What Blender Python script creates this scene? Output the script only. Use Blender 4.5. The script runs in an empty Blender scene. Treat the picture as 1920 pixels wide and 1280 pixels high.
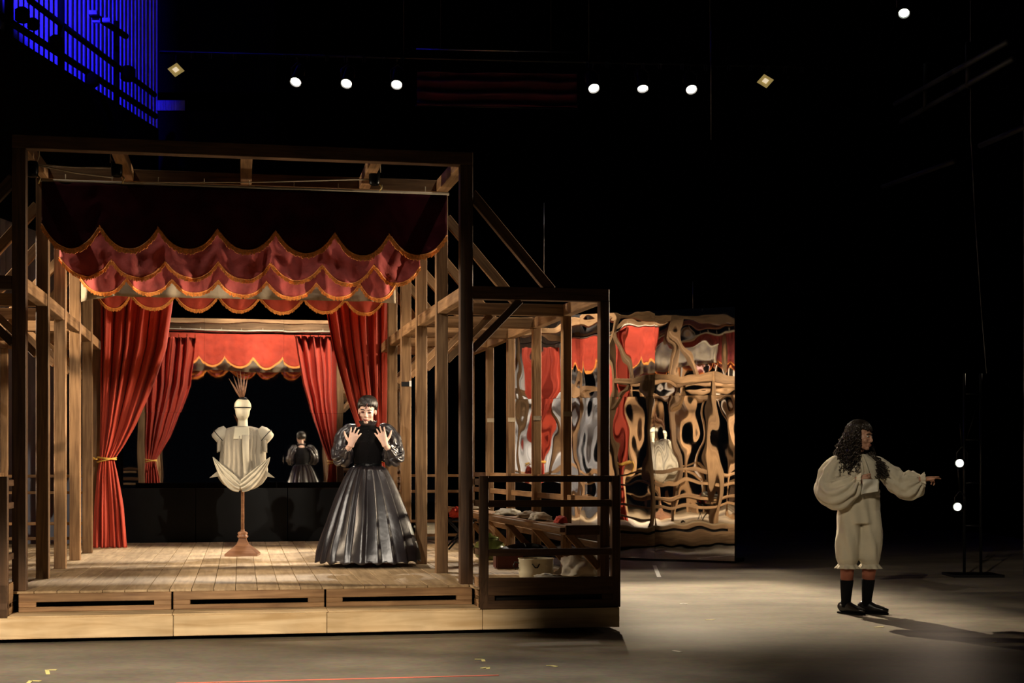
import bpy, bmesh, math, random
from mathutils import Vector, Matrix, Quaternion, noise

random.seed(7)
SC = bpy.context.scene
COL = SC.collection
pi = math.pi

# ------------------------------------------------------------------ camera
F_PX, HOR, EYE = 2743.0, 870.0, 1.345
cam_d = bpy.data.cameras.new('camera')
cam_d.sensor_fit = 'HORIZONTAL'; cam_d.sensor_width = 36.0
cam_d.lens = 36.0 * F_PX / 1920.0
cam_d.shift_y = (HOR - 640.0) / 1920.0
cam_d.clip_end = 200
cam = bpy.data.objects.new('camera', cam_d); COL.objects.link(cam)
cam.location = (0, 0, EYE); cam.rotation_euler = (pi / 2, 0, 0)
SC.camera = cam

# ------------------------------------------------------------------ world, exposure
w = bpy.data.worlds.new('world'); SC.world = w; w.use_nodes = True
w.node_tree.nodes['Background'].inputs[0].default_value = (0.6, 0.7, 1.0, 1)
w.node_tree.nodes['Background'].inputs[1].default_value = 0.0012
SC.view_settings.view_transform = 'Standard'
SC.view_settings.look = 'None'
SC.view_settings.exposure = 0.0
SC.view_settings.gamma = 1.0
SC.view_settings.use_curve_mapping = False


# ------------------------------------------------------------------ stage lights
def spot(name, loc, target, power, color, tx, ty, soft=0.03, size=0.05):
    """Profile spotlight with framing shutters: half-openings tx, ty are tangents across and up the beam."""
    d = bpy.data.lights.new(name, 'SPOT')
    d.energy = power; d.color = color; d.shadow_soft_size = size
    d.spot_size = min(2.6, 2 * math.atan(math.hypot(tx + soft, ty + soft)) + 0.05); d.spot_blend = 0.0
    d.use_nodes = True
    nt = d.node_tree; nd = nt.nodes; ln = nt.links
    em = [n for n in nd if n.type == 'EMISSION'][0]
    tc = nd.new('ShaderNodeTexCoord'); sp = nd.new('ShaderNodeSeparateXYZ')
    ln.new(tc.outputs['Normal'], sp.inputs[0])

    def edge(ax, t):
        dv = nd.new('ShaderNodeMath'); dv.operation = 'DIVIDE'
        ln.new(sp.outputs[ax], dv.inputs[0]); ln.new(sp.outputs['Z'], dv.inputs[1])
        ab = nd.new('ShaderNodeMath'); ab.operation = 'ABSOLUTE'; ln.new(dv.outputs[0], ab.inputs[0])
        mr = nd.new('ShaderNodeMapRange'); mr.interpolation_type = 'SMOOTHSTEP'
        mr.inputs['From Min'].default_value = t + soft; mr.inputs['From Max'].default_value = t - soft
        ln.new(ab.outputs[0], mr.inputs['Value'])
        return mr
    a, b = edge('X', tx), edge('Y', ty)
    mu = nd.new('ShaderNodeMath'); mu.operation = 'MULTIPLY'
    ln.new(a.outputs[0], mu.inputs[0]); ln.new(b.outputs[0], mu.inputs[1])
    ln.new(mu.outputs[0], em.inputs['Strength'])
    o = bpy.data.objects.new(name, d); COL.objects.link(o)
    o.location = loc
    o.rotation_euler = (Vector(target) - Vector(loc)).to_track_quat('-Z', 'Y').to_euler()
    return o


def spot_az(name, loc, az0, az1, el0, el1, power, color, soft=0.02, size=0.05):
    """Spot given by azimuth limits (deg, + = right of +Y) and elevation limits (deg, negative = down)."""
    az, el = math.radians((az0 + az1) / 2), math.radians((el0 + el1) / 2)
    d = Vector((math.sin(az) * math.cos(el), math.cos(az) * math.cos(el), math.sin(el)))
    return spot(name, loc, Vector(loc) + d * 10, power, color,
                math.tan(math.radians(abs(az1 - az0) / 2)), math.tan(math.radians(abs(el1 - el0) / 2)), soft, size)


WARM = (1.0, 0.80, 0.56)
WARMW = (1.0, 0.88, 0.72)
spot_az('boom_spot_right', (2.0, 4.0, 4.4), -33.8, -17.5, -25.5, -8.5, 2000, WARMW, 0.012)
spot_az('boom_spot_left', (-3.4, 0.0, 4.6), 0.3, 12.2, -18.0, -8.0, 2800, WARMW, 0.015)
spot('side_spot_right', (8.4, 15.3, 3.4), (-2.6, 13.8, 1.95), 8500, WARM, 0.30, 0.12, 0.05, 0.16)
spot('side_spot_upstage', (8.4, 18.6, 3.8), (-2.6, 14.6, 1.35), 7500, WARM, 0.26, 0.17, 0.05, 0.16)
spot('side_spot_left', (-7.25, 13.4, 3.5), (-1.6, 14.2, 1.45), 1900, WARM, 0.55, 0.30, 0.05, 0.10)
spot('added_low_spot_right', (8.2, 17.0, 0.6), (-2.4, 12.6, 2.9), 3600, WARM, 0.20, 0.12, 0.05)  # added low spot, brightens the undersides of beams and joists
spot('added_low_spot_left', (-7.5, 12.6, 0.6), (-0.8, 13.4, 2.9), 1100, WARM, 0.34, 0.20, 0.05)  # added counterpart from the left, also for the undersides
spot_az('fascia_spot', (-2.6, -2.0, 5.4), -12.0, 9.5, -37.0, -20.2, 8500, WARM, 0.03)
spot('apron_wash_spot', (-2.8, 8.3, 9.0), (-2.6, 9.4, 0.0), 2600, WARMW, 0.42, 0.125, 0.07)
spot('overhead_spot_left', (-6.4, 11.0, 9.6), (-3.2, 15.0, 2.2), 900, WARMW, 0.22, 0.20, 0.06)
spot('overhead_spot_right', (2.6, 11.6, 9.6), (-1.2, 15.2, 2.2), 900, WARMW, 0.22, 0.20, 0.06)
spot('front_fill_spot', (-1.5, 1.0, 6.0), (3.2, 13.2, 1.2), 1900, (1.0, 0.86, 0.64), 0.085, 0.085, 0.05)
spot('gallery_blue_spot', (-6.4, 16.2, 10.6), (-7.25, 22.5, 9.0), 8500, (0.020, 0.012, 1.0), 0.14, 0.36, 0.05, 0.06)


# ------------------------------------------------------------------ materials
MATS = {}


def nodes_mat(name):
    m = bpy.data.materials.new(name); m.use_nodes = True
    MATS[name] = m
    return m, m.node_tree.nodes, m.node_tree.links, m.node_tree.nodes['Principled BSDF']


def mat(name, col, rough=0.6, metal=0.0, vary=0.12, scale=6.0, bump=0.0, bscale=40.0, sheen=0.0, spec=0.5, coord='Object', stretch=(1, 1, 1), emit=None, estr=0.0):
    m, nd, ln, bs = nodes_mat(name)
    bs.inputs['Roughness'].default_value = rough
    bs.inputs['Metallic'].default_value = metal
    bs.inputs['Specular IOR Level'].default_value = spec
    bs.inputs['Sheen Weight'].default_value = sheen
    tc = nd.new('ShaderNodeTexCoord'); mp = nd.new('ShaderNodeMapping'); mp.inputs['Scale'].default_value = stretch
    ln.new(tc.outputs[coord], mp.inputs[0])
    nz = nd.new('ShaderNodeTexNoise'); nz.inputs['Scale'].default_value = scale; nz.inputs['Detail'].default_value = 4
    ln.new(mp.outputs[0], nz.inputs[0])
    cr = nd.new('ShaderNodeValToRGB')
    a = [max(0, c * (1 - vary)) for c in col]; b = [min(1, c * (1 + vary)) for c in col]
    cr.color_ramp.elements[0].position = 0.3; cr.color_ramp.elements[0].color = (*a, 1)
    cr.color_ramp.elements[1].position = 0.7; cr.color_ramp.elements[1].color = (*b, 1)
    ln.new(nz.outputs['Fac'], cr.inputs[0]); ln.new(cr.outputs[0], bs.inputs['Base Color'])
    if bump:
        n2 = nd.new('ShaderNodeTexNoise'); n2.inputs['Scale'].default_value = bscale; n2.inputs['Detail'].default_value = 3
        ln.new(mp.outputs[0], n2.inputs[0])
        bp = nd.new('ShaderNodeBump'); bp.inputs['Strength'].default_value = bump; bp.inputs['Distance'].default_value = 0.01
        ln.new(n2.outputs['Fac'], bp.inputs['Height']); ln.new(bp.outputs[0], bs.inputs['Normal'])
    if emit:
        bs.inputs['Emission Color'].default_value = (*emit, 1); bs.inputs['Emission Strength'].default_value = estr
    return m


def wood(name, dark, light, rough=0.6, gs=(1.0, 16, 16), rnd=0.25, blot=0.3):
    m, nd, ln, bs = nodes_mat(name)
    bs.inputs['Roughness'].default_value = rough
    bs.inputs['Specular IOR Level'].default_value = 0.3
    tc = nd.new('ShaderNodeTexCoord'); oi = nd.new('ShaderNodeObjectInfo')
    ad = nd.new('ShaderNodeVectorMath'); ad.operation = 'ADD'
    sc = nd.new('ShaderNodeVectorMath'); sc.operation = 'SCALE'; sc.inputs['Scale'].default_value = 37.0
    cmb = nd.new('ShaderNodeCombineXYZ')
    for i in range(3): ln.new(oi.outputs['Random'], cmb.inputs[i])
    ln.new(cmb.outputs[0], sc.inputs[0]); ln.new(tc.outputs['Object'], ad.inputs[0]); ln.new(sc.outputs[0], ad.inputs[1])
    mp = nd.new('ShaderNodeMapping'); mp.inputs['Scale'].default_value = gs; ln.new(ad.outputs[0], mp.inputs[0])
    nz = nd.new('ShaderNodeTexNoise'); nz.inputs['Scale'].default_value = 2.2; nz.inputs['Detail'].default_value = 7
    nz.inputs['Distortion'].default_value = 0.8; ln.new(mp.outputs[0], nz.inputs[0])
    cr = nd.new('ShaderNodeValToRGB')
    cr.color_ramp.elements[0].position = 0.32; cr.color_ramp.elements[0].color = (*dark, 1)
    cr.color_ramp.elements[1].position = 0.68; cr.color_ramp.elements[1].color = (*light, 1)
    ln.new(nz.outputs['Fac'], cr.inputs[0])
    n2 = nd.new('ShaderNodeTexNoise'); n2.inputs['Scale'].default_value = 2.5; n2.inputs['Detail'].default_value = 3
    ln.new(ad.outputs[0], n2.inputs[0])
    mr = nd.new('ShaderNodeMapRange'); mr.inputs['From Min'].default_value = 0.3; mr.inputs['From Max'].default_value = 0.7
    mr.inputs['To Min'].default_value = 1 - blot; mr.inputs['To Max'].default_value = 1 + blot * 0.4
    ln.new(n2.outputs['Fac'], mr.inputs['Value'])
    r2 = nd.new('ShaderNodeMapRange'); r2.inputs['To Min'].default_value = 1 - rnd; r2.inputs['To Max'].default_value = 1 + rnd
    ln.new(oi.outputs['Random'], r2.inputs['Value'])
    mu = nd.new('ShaderNodeMath'); mu.operation = 'MULTIPLY'; ln.new(mr.outputs[0], mu.inputs[0]); ln.new(r2.outputs[0], mu.inputs[1])
    hs = nd.new('ShaderNodeHueSaturation'); ln.new(mu.outputs[0], hs.inputs['Value']); ln.new(cr.outputs[0], hs.inputs['Color'])
    ln.new(hs.outputs[0], bs.inputs['Base Color'])
    bp = nd.new('ShaderNodeBump'); bp.inputs['Strength'].default_value = 0.25; bp.inputs['Distance'].default_value = 0.004
    ln.new(nz.outputs['Fac'], bp.inputs['Height']); ln.new(bp.outputs[0], bs.inputs['Normal'])
    return m


wood('timber', (0.165, 0.085, 0.036), (0.33, 0.19, 0.088))
wood('timber_shaded', (0.058, 0.028, 0.013), (0.12, 0.063, 0.03))  # timber toned down: shade on the front faces is put into the colour
wood('plank_wood', (0.34, 0.235, 0.13), (0.52, 0.38, 0.225), gs=(0.7, 9, 9), rnd=0.10, blot=0.2)
wood('plywood', (0.54, 0.37, 0.19), (0.82, 0.65, 0.42), gs=(0.6, 4, 6), rnd=0.08, blot=0.25)
wood('riser_wood', (0.22, 0.12, 0.058), (0.40, 0.245, 0.125), rnd=0.12)
wood('stand_wood', (0.16, 0.07, 0.035), (0.30, 0.15, 0.08), rough=0.35, rnd=0.05)
mat('black_paint', (0.007, 0.007, 0.008), 0.6, spec=0.2)
mat('black_gloss', (0.003, 0.0035, 0.004), 0.3, vary=0.3, spec=0.12)
mat('black_wall', (0.004, 0.004, 0.005), 0.95, spec=0.05)
mat('grey_wall', (0.05, 0.05, 0.05), 0.9, vary=0.4, scale=1.5)
mat('black_metal', (0.012, 0.012, 0.013), 0.35, metal=0.4)
mat('steel', (0.45, 0.45, 0.46), 0.3, metal=1.0)
mat('brass', (0.62, 0.46, 0.20), 0.35, metal=0.9)
mat('corrugated', (0.40, 0.42, 0.50), 0.32, vary=0.15, stretch=(3, 3, 0.5))
mat('velvet_dark', (0.034, 0.0022, 0.006), 0.85, vary=0.4, scale=4, bump=0.2, bscale=9, spec=0.08)
mat('cotton_red', (0.28, 0.034, 0.028), 0.85, vary=0.25, scale=7, bump=0.8, bscale=14, sheen=0.08)
mat('cotton_red_deep', (0.36, 0.032, 0.010), 0.85, vary=0.18, scale=7, bump=0.4, bscale=18)
mat('curtain_red', (0.44, 0.042, 0.016), 0.75, vary=0.14, scale=5, bump=0.2, bscale=50, sheen=0.05, stretch=(3, 3, 0.4))
mat('fringe_gold', (0.72, 0.25, 0.045), 0.55, vary=0.35, scale=60)
mat('cream_cloth', (0.36, 0.29, 0.20), 0.85, vary=0.12, bump=0.4, bscale=25)
mat('white_cloth', (0.68, 0.64, 0.55), 0.85, vary=0.08, bump=0.3, bscale=30, sheen=0.1)
mat('rope_yellow', (0.62, 0.36, 0.06), 0.7, vary=0.3, scale=60)
mat('cord_dim', (0.03, 0.03, 0.028), 0.7)
mat('cord_pale', (0.5, 0.42, 0.30), 0.7)
mat('satin_black', (0.016, 0.013, 0.016), 0.33, vary=0.25, scale=9, bump=0.3, bscale=14, spec=0.85)
mat('velvet_black', (0.003, 0.0025, 0.003), 0.8, spec=0.1)
mat('skin_pale', (0.72, 0.46, 0.36), 0.5, vary=0.06, scale=20)
mat('skin_tan', (0.50, 0.26, 0.17), 0.5, vary=0.08, scale=20)
mat('hair_dark', (0.018, 0.013, 0.011), 0.38, vary=0.3, scale=40)
mat('hair_curly', (0.020, 0.014, 0.010), 0.35, vary=0.4, scale=40)
mat('lip_red', (0.42, 0.13, 0.11), 0.45)
mat('lip_brown', (0.32, 0.12, 0.09), 0.45)
mat('eye_dark', (0.035, 0.02, 0.018), 0.4)
mat('makeup_dark', (0.12, 0.035, 0.03), 0.6)
mat('eye_white', (0.7, 0.66, 0.6), 0.3)
mat('shirt_cream', (0.60, 0.54, 0.42), 0.85, vary=0.07, bump=0.35, bscale=22, sheen=0.1)
mat('breeches_cream', (0.56, 0.50, 0.38), 0.8, vary=0.10, bump=0.35, bscale=16, sheen=0.1)
mat('stocking_red', (0.30, 0.10, 0.06), 0.8)
mat('sock_black', (0.006, 0.006, 0.007), 0.9, spec=0.1)
mat('shoe_black', (0.012, 0.011, 0.011), 0.28)
mat('mannequin_cream', (0.58, 0.53, 0.39), 0.55, vary=0.04)
mat('blouse_grey', (0.29, 0.255, 0.195), 0.85, vary=0.12, bump=0.6, bscale=30, stretch=(6, 6, 0.6))
mat('panel_cream', (0.40, 0.365, 0.285), 0.8, vary=0.08, bump=0.35, bscale=25)
mat('enamel_white', (0.66, 0.63, 0.48), 0.3, vary=0.05)
mat('green_glaze', (0.07, 0.085, 0.02), 0.2, vary=0.3)
mat('oxblood', (0.12, 0.025, 0.02), 0.4)
mat('red_cloth', (0.55, 0.05, 0.03), 0.8, vary=0.2, bump=0.4, bscale=20)
mat('pink_tape', (0.85, 0.22, 0.15), 0.6)
mat('yellow_tape', (0.85, 0.75, 0.30), 0.6)
mat('white_tape', (0.80, 0.78, 0.72), 0.6)
mat('magenta_cloth', (0.055, 0.003, 0.018), 0.7, vary=0.5, scale=3)
mat('lens_white', (0.9, 0.9, 0.9), 0.3, emit=(1.0, 0.93, 0.80), estr=9.0)
mat('lens_cool', (0.9, 0.9, 0.9), 0.3, emit=(0.93, 1.0, 0.86), estr=5.0)
mat('led_gold', (0.5, 0.38, 0.15), 0.4, emit=(0.55, 0.40, 0.13), estr=0.42)
mat('led_core', (0.9, 0.8, 0.6), 0.4, emit=(1.0, 0.82, 0.55), estr=0.75)

# mirror foil
m, nd, ln, bs = nodes_mat('mirror_foil')
bs.inputs['Metallic'].default_value = 1.0; bs.inputs['Roughness'].default_value = 0.02
nz = nd.new('ShaderNodeTexNoise'); nz.inputs['Scale'].default_value = 1.3
cr = nd.new('ShaderNodeValToRGB'); cr.color_ramp.elements[0].color = (0.86, 0.86, 0.85, 1); cr.color_ramp.elements[1].color = (0.92, 0.92, 0.91, 1)
ln.new(nz.outputs['Fac'], cr.inputs[0]); ln.new(cr.outputs[0], bs.inputs['Base Color'])

# stage floor
m, nd, ln, bs = nodes_mat('stage_floor')
tc = nd.new('ShaderNodeTexCoord')
mp = nd.new('ShaderNodeMapping'); mp.inputs['Scale'].default_value = (0.7, 1.2, 1); mp.inputs['Rotation'].default_value = (0, 0, 0.12)
ln.new(tc.outputs['Object'], mp.inputs[0])
n1 = nd.new('ShaderNodeTexNoise'); n1.inputs['Scale'].default_value = 1.4; n1.inputs['Detail'].default_value = 8; n1.inputs['Roughness'].default_value = 0.62
ln.new(mp.outputs[0], n1.inputs[0])
cr = nd.new('ShaderNodeValToRGB')
cr.color_ramp.elements[0].position = 0.3; cr.color_ramp.elements[0].color = (0.135, 0.115, 0.088, 1)
cr.color_ramp.elements[1].position = 0.72; cr.color_ramp.elements[1].color = (0.26, 0.222, 0.165, 1)
ln.new(n1.outputs['Fac'], cr.inputs[0])
n3 = nd.new('ShaderNodeTexNoise'); n3.inputs['Scale'].default_value = 24; n3.inputs['Detail'].default_value = 5
ln.new(mp.outputs[0], n3.inputs[0])
mx = nd.new('ShaderNodeMixRGB'); mx.blend_type = 'MULTIPLY'; mx.inputs[0].default_value = 0.6
ln.new(cr.outputs[0], mx.inputs[1]); ln.new(n3.outputs['Color'], mx.inputs[2])
hs = nd.new('ShaderNodeHueSaturation'); hs.inputs['Saturation'].default_value = 0.9; hs.inputs['Value'].default_value = 1.5
ln.new(mx.outputs[0], hs.inputs['Color']); ln.new(hs.outputs[0], bs.inputs['Base Color'])
bs.inputs['Roughness'].default_value = 0.6; bs.inputs['Specular IOR Level'].default_value = 0.12


# ------------------------------------------------------------------ object helpers
def link(name, mesh, m, parent=None, loc=(0, 0, 0), rot=None, smooth=False):
    o = bpy.data.objects.new(name, mesh); COL.objects.link(o)
    o.location = loc
    if rot is not None: o.rotation_euler = rot
    if parent: o.parent = parent
    if m and not mesh.materials: mesh.materials.append(MATS[m])
    if smooth:
        mesh.polygons.foreach_set('use_smooth', [True] * len(mesh.polygons)); mesh.update()
    return o


def tag(o, label, cat, group=None, kind=None):
    o['label'] = label; o['category'] = cat
    if group: o['group'] = group
    if kind: o['kind'] = kind
    return o


def struct(o, label, cat):
    o['kind'] = 'structure'; o['label'] = label; o['category'] = cat
    return o


def empty(name, loc=(0, 0, 0), rz=0.0):
    e = bpy.data.objects.new(name, None); COL.objects.link(e)
    e.empty_display_size = 0.1
    e.location = loc; e.rotation_euler = (0, 0, rz)
    return e


def from_bm(name, bm, m, parent=None, loc=(0, 0, 0), rot=None, smooth=False):
    bmesh.ops.recalc_face_normals(bm, faces=bm.faces)
    me = bpy.data.meshes.new(name); bm.to_mesh(me); bm.free()
    return link(name, me, m, parent, loc, rot, smooth)


BOXES = {}


def box_mesh(l, wd, h, m, bev=0.004):
    key = (round(l, 3), round(wd, 3), round(h, 3), m, bev)
    if key in BOXES: return BOXES[key]
    bm = bmesh.new(); bmesh.ops.create_cube(bm, size=1.0)
    bmesh.ops.scale(bm, vec=(l, wd, h), verts=bm.verts)
    b = min(bev, 0.3 * min(l, wd, h))
    if b > 0: bmesh.ops.bevel(bm, geom=bm.edges[:], offset=b, segments=1, affect='EDGES')
    me = bpy.data.meshes.new('member'); bm.to_mesh(me); bm.free()
    me.materials.append(MATS[m]); BOXES[key] = me
    return me


def member(name, p0, p1, wd, h, m, parent=None, up=(0, 0, 1), bev=0.004):
    """A squared timber from p0 to p1: its length runs along local X, wd across, h along `up`."""
    p0, p1 = Vector(p0), Vector(p1)
    x = (p1 - p0); L = x.length; x.normalize()
    upv = Vector(up)
    if abs(x.dot(upv)) > 0.98: upv = Vector((0, 1, 0))
    y = upv.cross(x).normalized(); z = x.cross(y)
    R = Matrix((x, y, z)).transposed()
    o = link(name, box_mesh(L, wd, h, m, bev), None, parent, (p0 + p1) / 2, R.to_euler())
    return o


def board(name, a, b, m, parent=None, bev=0.004):
    """Axis-aligned board between corners a and b; grain along its longest side."""
    a, b = Vector(a), Vector(b)
    d = [abs(b[i] - a[i]) for i in range(3)]; c = (a + b) / 2
    i = d.index(max(d))
    if i == 0: me, rot = box_mesh(d[0], d[1], d[2], m, bev), (0, 0, 0)
    elif i == 1: me, rot = box_mesh(d[1], d[0], d[2], m, bev), (0, 0, pi / 2)
    else: me, rot = box_mesh(d[2], d[1], d[0], m, bev), (0, -pi / 2, 0)
    return link(name, me, None, parent, c, rot)


def ring_frames(pts):
    pts = [Vector(p) for p in pts]
    T = []
    for i in range(len(pts)):
        a = pts[max(i - 1, 0)]; b = pts[min(i + 1, len(pts) - 1)]
        t = (b - a)
        T.append(t.normalized() if t.length > 1e-9 else Vector((0, 0, 1)))
    return pts, T


def loft(bm, pts, radii, seg=12, side=(1, 0, 0), caps=True):
    """Ellipse rings along pts; radii: r or (a, b), a along `side`."""
    pts, T = ring_frames(pts)
    rings = []; s = Vector(side)
    for i, p in enumerate(pts):
        t = T[i]
        sx = s - t * s.dot(t)
        if sx.length < 1e-4: sx = t.orthogonal()
        sx.normalize(); sy = t.cross(sx)
        r = radii[i] if isinstance(radii, (list, tuple)) else radii
        a, b = r if isinstance(r, (list, tuple)) else (r, r)
        rings.append([bm.verts.new(p + sx * (a * math.cos(2 * pi * k / seg)) + sy * (b * math.sin(2 * pi * k / seg))) for k in range(seg)])
        s = sx
    for i in range(len(rings) - 1):
        for k in range(seg):
            k2 = (k + 1) % seg
            bm.faces.new((rings[i][k], rings[i][k2], rings[i + 1][k2], rings[i + 1][k]))
    if caps:
        bm.faces.new(list(reversed(rings[0]))); bm.faces.new(rings[-1])
    return rings


def ellipsoid(bm, c, r, rot=None, u=16, v=10):
    M = Matrix.Translation(Vector(c)) @ (rot.to_4x4() if rot else Matrix.Identity(4)) @ Matrix.Diagonal((r[0], r[1], r[2], 1))
    return bmesh.ops.create_uvsphere(bm, u_segments=u, v_segments=v, radius=1.0, matrix=M)['verts']


def bm_box(bm, a, b, M=None):
    c = [(a[i] + b[i]) / 2 for i in range(3)]; d = [abs(b[i] - a[i]) for i in range(3)]
    mm = Matrix.Translation(c) @ Matrix.Diagonal((*d, 1))
    if M is not None: mm = M @ mm
    return bmesh.ops.create_cube(bm, size=1.0, matrix=mm)['verts']


def tube(name, pts, r, m, parent=None, seg=8, loc=(0, 0, 0)):
    bm = bmesh.new(); loft(bm, pts, r, seg)
    return from_bm(name, bm, m, parent, loc, smooth=True)


def lathe(bm, prof, seg=24, c=(0, 0, 0)):
    rings = []
    for r, z in prof:
        rings.append([bm.verts.new((c[0] + r * math.cos(2 * pi * k / seg), c[1] + r * math.sin(2 * pi * k / seg), c[2] + z)) for k in range(seg)])
    for i in range(len(rings) - 1):
        for k in range(seg):
            k2 = (k + 1) % seg
            bm.faces.new((rings[i][k], rings[i][k2], rings[i + 1][k2], rings[i + 1][k]))
    bm.faces.new(list(reversed(rings[0]))); bm.faces.new(rings[-1])


def remesh(bm, voxel, smooth=6, fac=0.5):
    bmesh.ops.recalc_face_normals(bm, faces=bm.faces)
    me = bpy.data.meshes.new('tmp'); bm.to_mesh(me); bm.free()
    o = bpy.data.objects.new('tmp', me); COL.objects.link(o)
    r = o.modifiers.new('r', 'REMESH'); r.mode = 'VOXEL'; r.voxel_size = voxel; r.use_smooth_shade = True
    if smooth:
        s = o.modifiers.new('s', 'SMOOTH'); s.iterations = smooth; s.factor = fac
    dg = bpy.context.evaluated_depsgraph_get()
    out = bpy.data.meshes.new_from_object(o.evaluated_get(dg))
    bpy.data.objects.remove(o); bpy.data.meshes.remove(me)
    out.polygons.foreach_set('use_smooth', [True] * len(out.polygons))
    return out


def surf(bm, nu, nv, fn, wrap=False):
    """Grid surface fn(s, t) with s, t in 0..1."""
    g = [[bm.verts.new(fn(i / nu, j / nv)) for i in range(nu if wrap else nu + 1)] for j in range(nv + 1)]
    n = nu if wrap else nu
    for j in range(nv):
        for i in range(n):
            i2 = (i + 1) % nu if wrap else i + 1
            bm.faces.new((g[j][i], g[j][i2], g[j + 1][i2], g[j + 1][i]))
    return g


def solid(o, th, offset=0.0):
    md = o.modifiers.new('thickness', 'SOLIDIFY'); md.thickness = th; md.offset = offset
    return o


def nz3(x, y, z, s=1.0):
    return noise.noise(Vector((x * s, y * s, z * s)))


def lerp(a, b, t): return a + (b - a) * t


def interp(tab, x):
    if x <= tab[0][0]: return tab[0][1]
    for (x0, y0), (x1, y1) in zip(tab, tab[1:]):
        if x <= x1:
            return y0 + (y1 - y0) * (x - x0) / (x1 - x0)
    return tab[-1][1]


def smooth01(t):
    t = max(0, min(1, t)); return t * t * (3 - 2 * t)


def W(px, py, Y):
    return Vector(((px - 960) / F_PX * Y, Y, EYE + (HOR - py) / F_PX * Y))


# ------------------------------------------------------------------ pavilion coordinates: u right, v upstage, z up
TH = math.radians(10.5)
OX, OY = -3.857, 11.28
RU = Vector((math.cos(TH), math.sin(TH), 0)); DV = Vector((-math.sin(TH), math.cos(TH), 0))
O3 = Vector((OX, OY, 0))


def PW(u, v, z): return O3 + RU * u + DV * v + Vector((0, 0, z))


def U(px, v):
    k = (px - 960) / F_PX
    return (k * (OY + v * DV.y) - OX - v * DV.x) / (RU.x - k * RU.y)


def Z(px, py, v):
    u = U(px, v); Y = OY + u * RU.y + v * DV.y
    return EYE + (HOR - py) / F_PX * Y


def L(px, py, v): return Vector((U(px, v), v, Z(px, py, v)))

# ================================================================== THE STAGE HOUSE
bm = bmesh.new(); bm_box(bm, (-16, -6, -0.2), (16, 36, 0.0))
struct(from_bm('floor', bm, 'stage_floor'), 'worn dark grey stage floor with scuffs', 'floor')
bm = bmesh.new(); bm_box(bm, (-16, 30, 0), (16, 30.3, 16))
struct(from_bm('wall_back', bm, 'black_wall'), 'black back wall of the stage', 'wall')
bm = bmesh.new(); bm_box(bm, (-16, -6, 16), (16, 30.3, 16.2))
struct(from_bm('ceiling', bm, 'black_wall'), 'black ceiling above the stage', 'ceiling')
bm = bmesh.new(); bm_box(bm, (9.2, 4, 0), (9.5, 30, 16))
struct(from_bm('wall_right', bm, 'black_wall'), 'black side wall at the right of the stage', 'wall')
# the corrugated left wall, turned a little: from WA (near) to WB (far corner)
WA, WB = Vector((-7.95, 13.0, 0)), Vector((-6.36, 26.0, 0))
wdir = (WB - WA).normalized(); wnor = Vector((wdir.y, -wdir.x, 0)); wlen = (WB - WA).length
bm = bmesh.new()
n = 320
prev = None
for i in range(n + 1):
    t = i / n * wlen
    ph = (t / 0.165) % 1.0
    off = 0.06 if 0.15 < ph < 0.55 else (0.0 if ph > 0.7 or ph == 0 else 0.03)
    p = WA + wdir * t + wnor * off
    a = bm.verts.new((p.x, p.y, 0)); b = bm.verts.new((p.x, p.y, 15.9))
    if prev: bm.faces.new((prev[0], a, b, prev[1]))
    prev = (a, b)
wl = solid(from_bm('wall_left', bm, 'corrugated'), 0.02, 1)
struct(wl, 'corrugated metal side wall washed in deep blue light', 'wall')
bm = bmesh.new(); bm_box(bm, (-16, 26.0, 0), (-6.36, 26.25, 15.9)); 
bm_box(bm, (-6.36, 26.0, 7.95), (-4.2, 26.25, 15.9)); bm_box(bm, (-6.36, 26.0, 0), (-4.2, 26.25, 7.62))
o = from_bm('trim_1', bm, 'black_wall'); struct(o, 'black return wall beside the corrugated wall', 'wall')
bm = bmesh.new(); prev = None
for i in range(81):
    x = -6.36 + i / 80 * .55; yy = 25.985 - (0.03 if (i % 4) < 2 else 0)
    a = bm.verts.new((x, yy, 7.62)); b = bm.verts.new((x, yy, 7.80))
    if prev: bm.faces.new((prev[0], a, b, prev[1]))
    prev = (a, b)
struct(solid(from_bm('trim_2', bm, 'corrugated'), 0.01), 'narrow corrugated strip glowing blue above the black wall', 'wall')


# ---- gallery along the left wall: everything on a plane 0.5 m off the wall
def G(px, py, off=0.55):
    k = (px - 960) / F_PX
    A = WA + wnor * off
    t = (k * A.y - A.x) / (wdir.x - k * wdir.y)
    p = A + wdir * t
    return Vector((p.x, p.y, EYE + (HOR - py) / F_PX * p.y))


g = empty('gallery', G(0, 57) * 1.0); g.location.z = 0
tag(g, 'black steel gallery with pipe rails in front of the blue wall', 'gallery')
gl = g.location.copy()


def gt(name, a, b, r, m='black_wall', off=0.55):
    return tube(name, [G(*a, off) - gl, G(*b, off) - gl], r, m, g)


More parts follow.
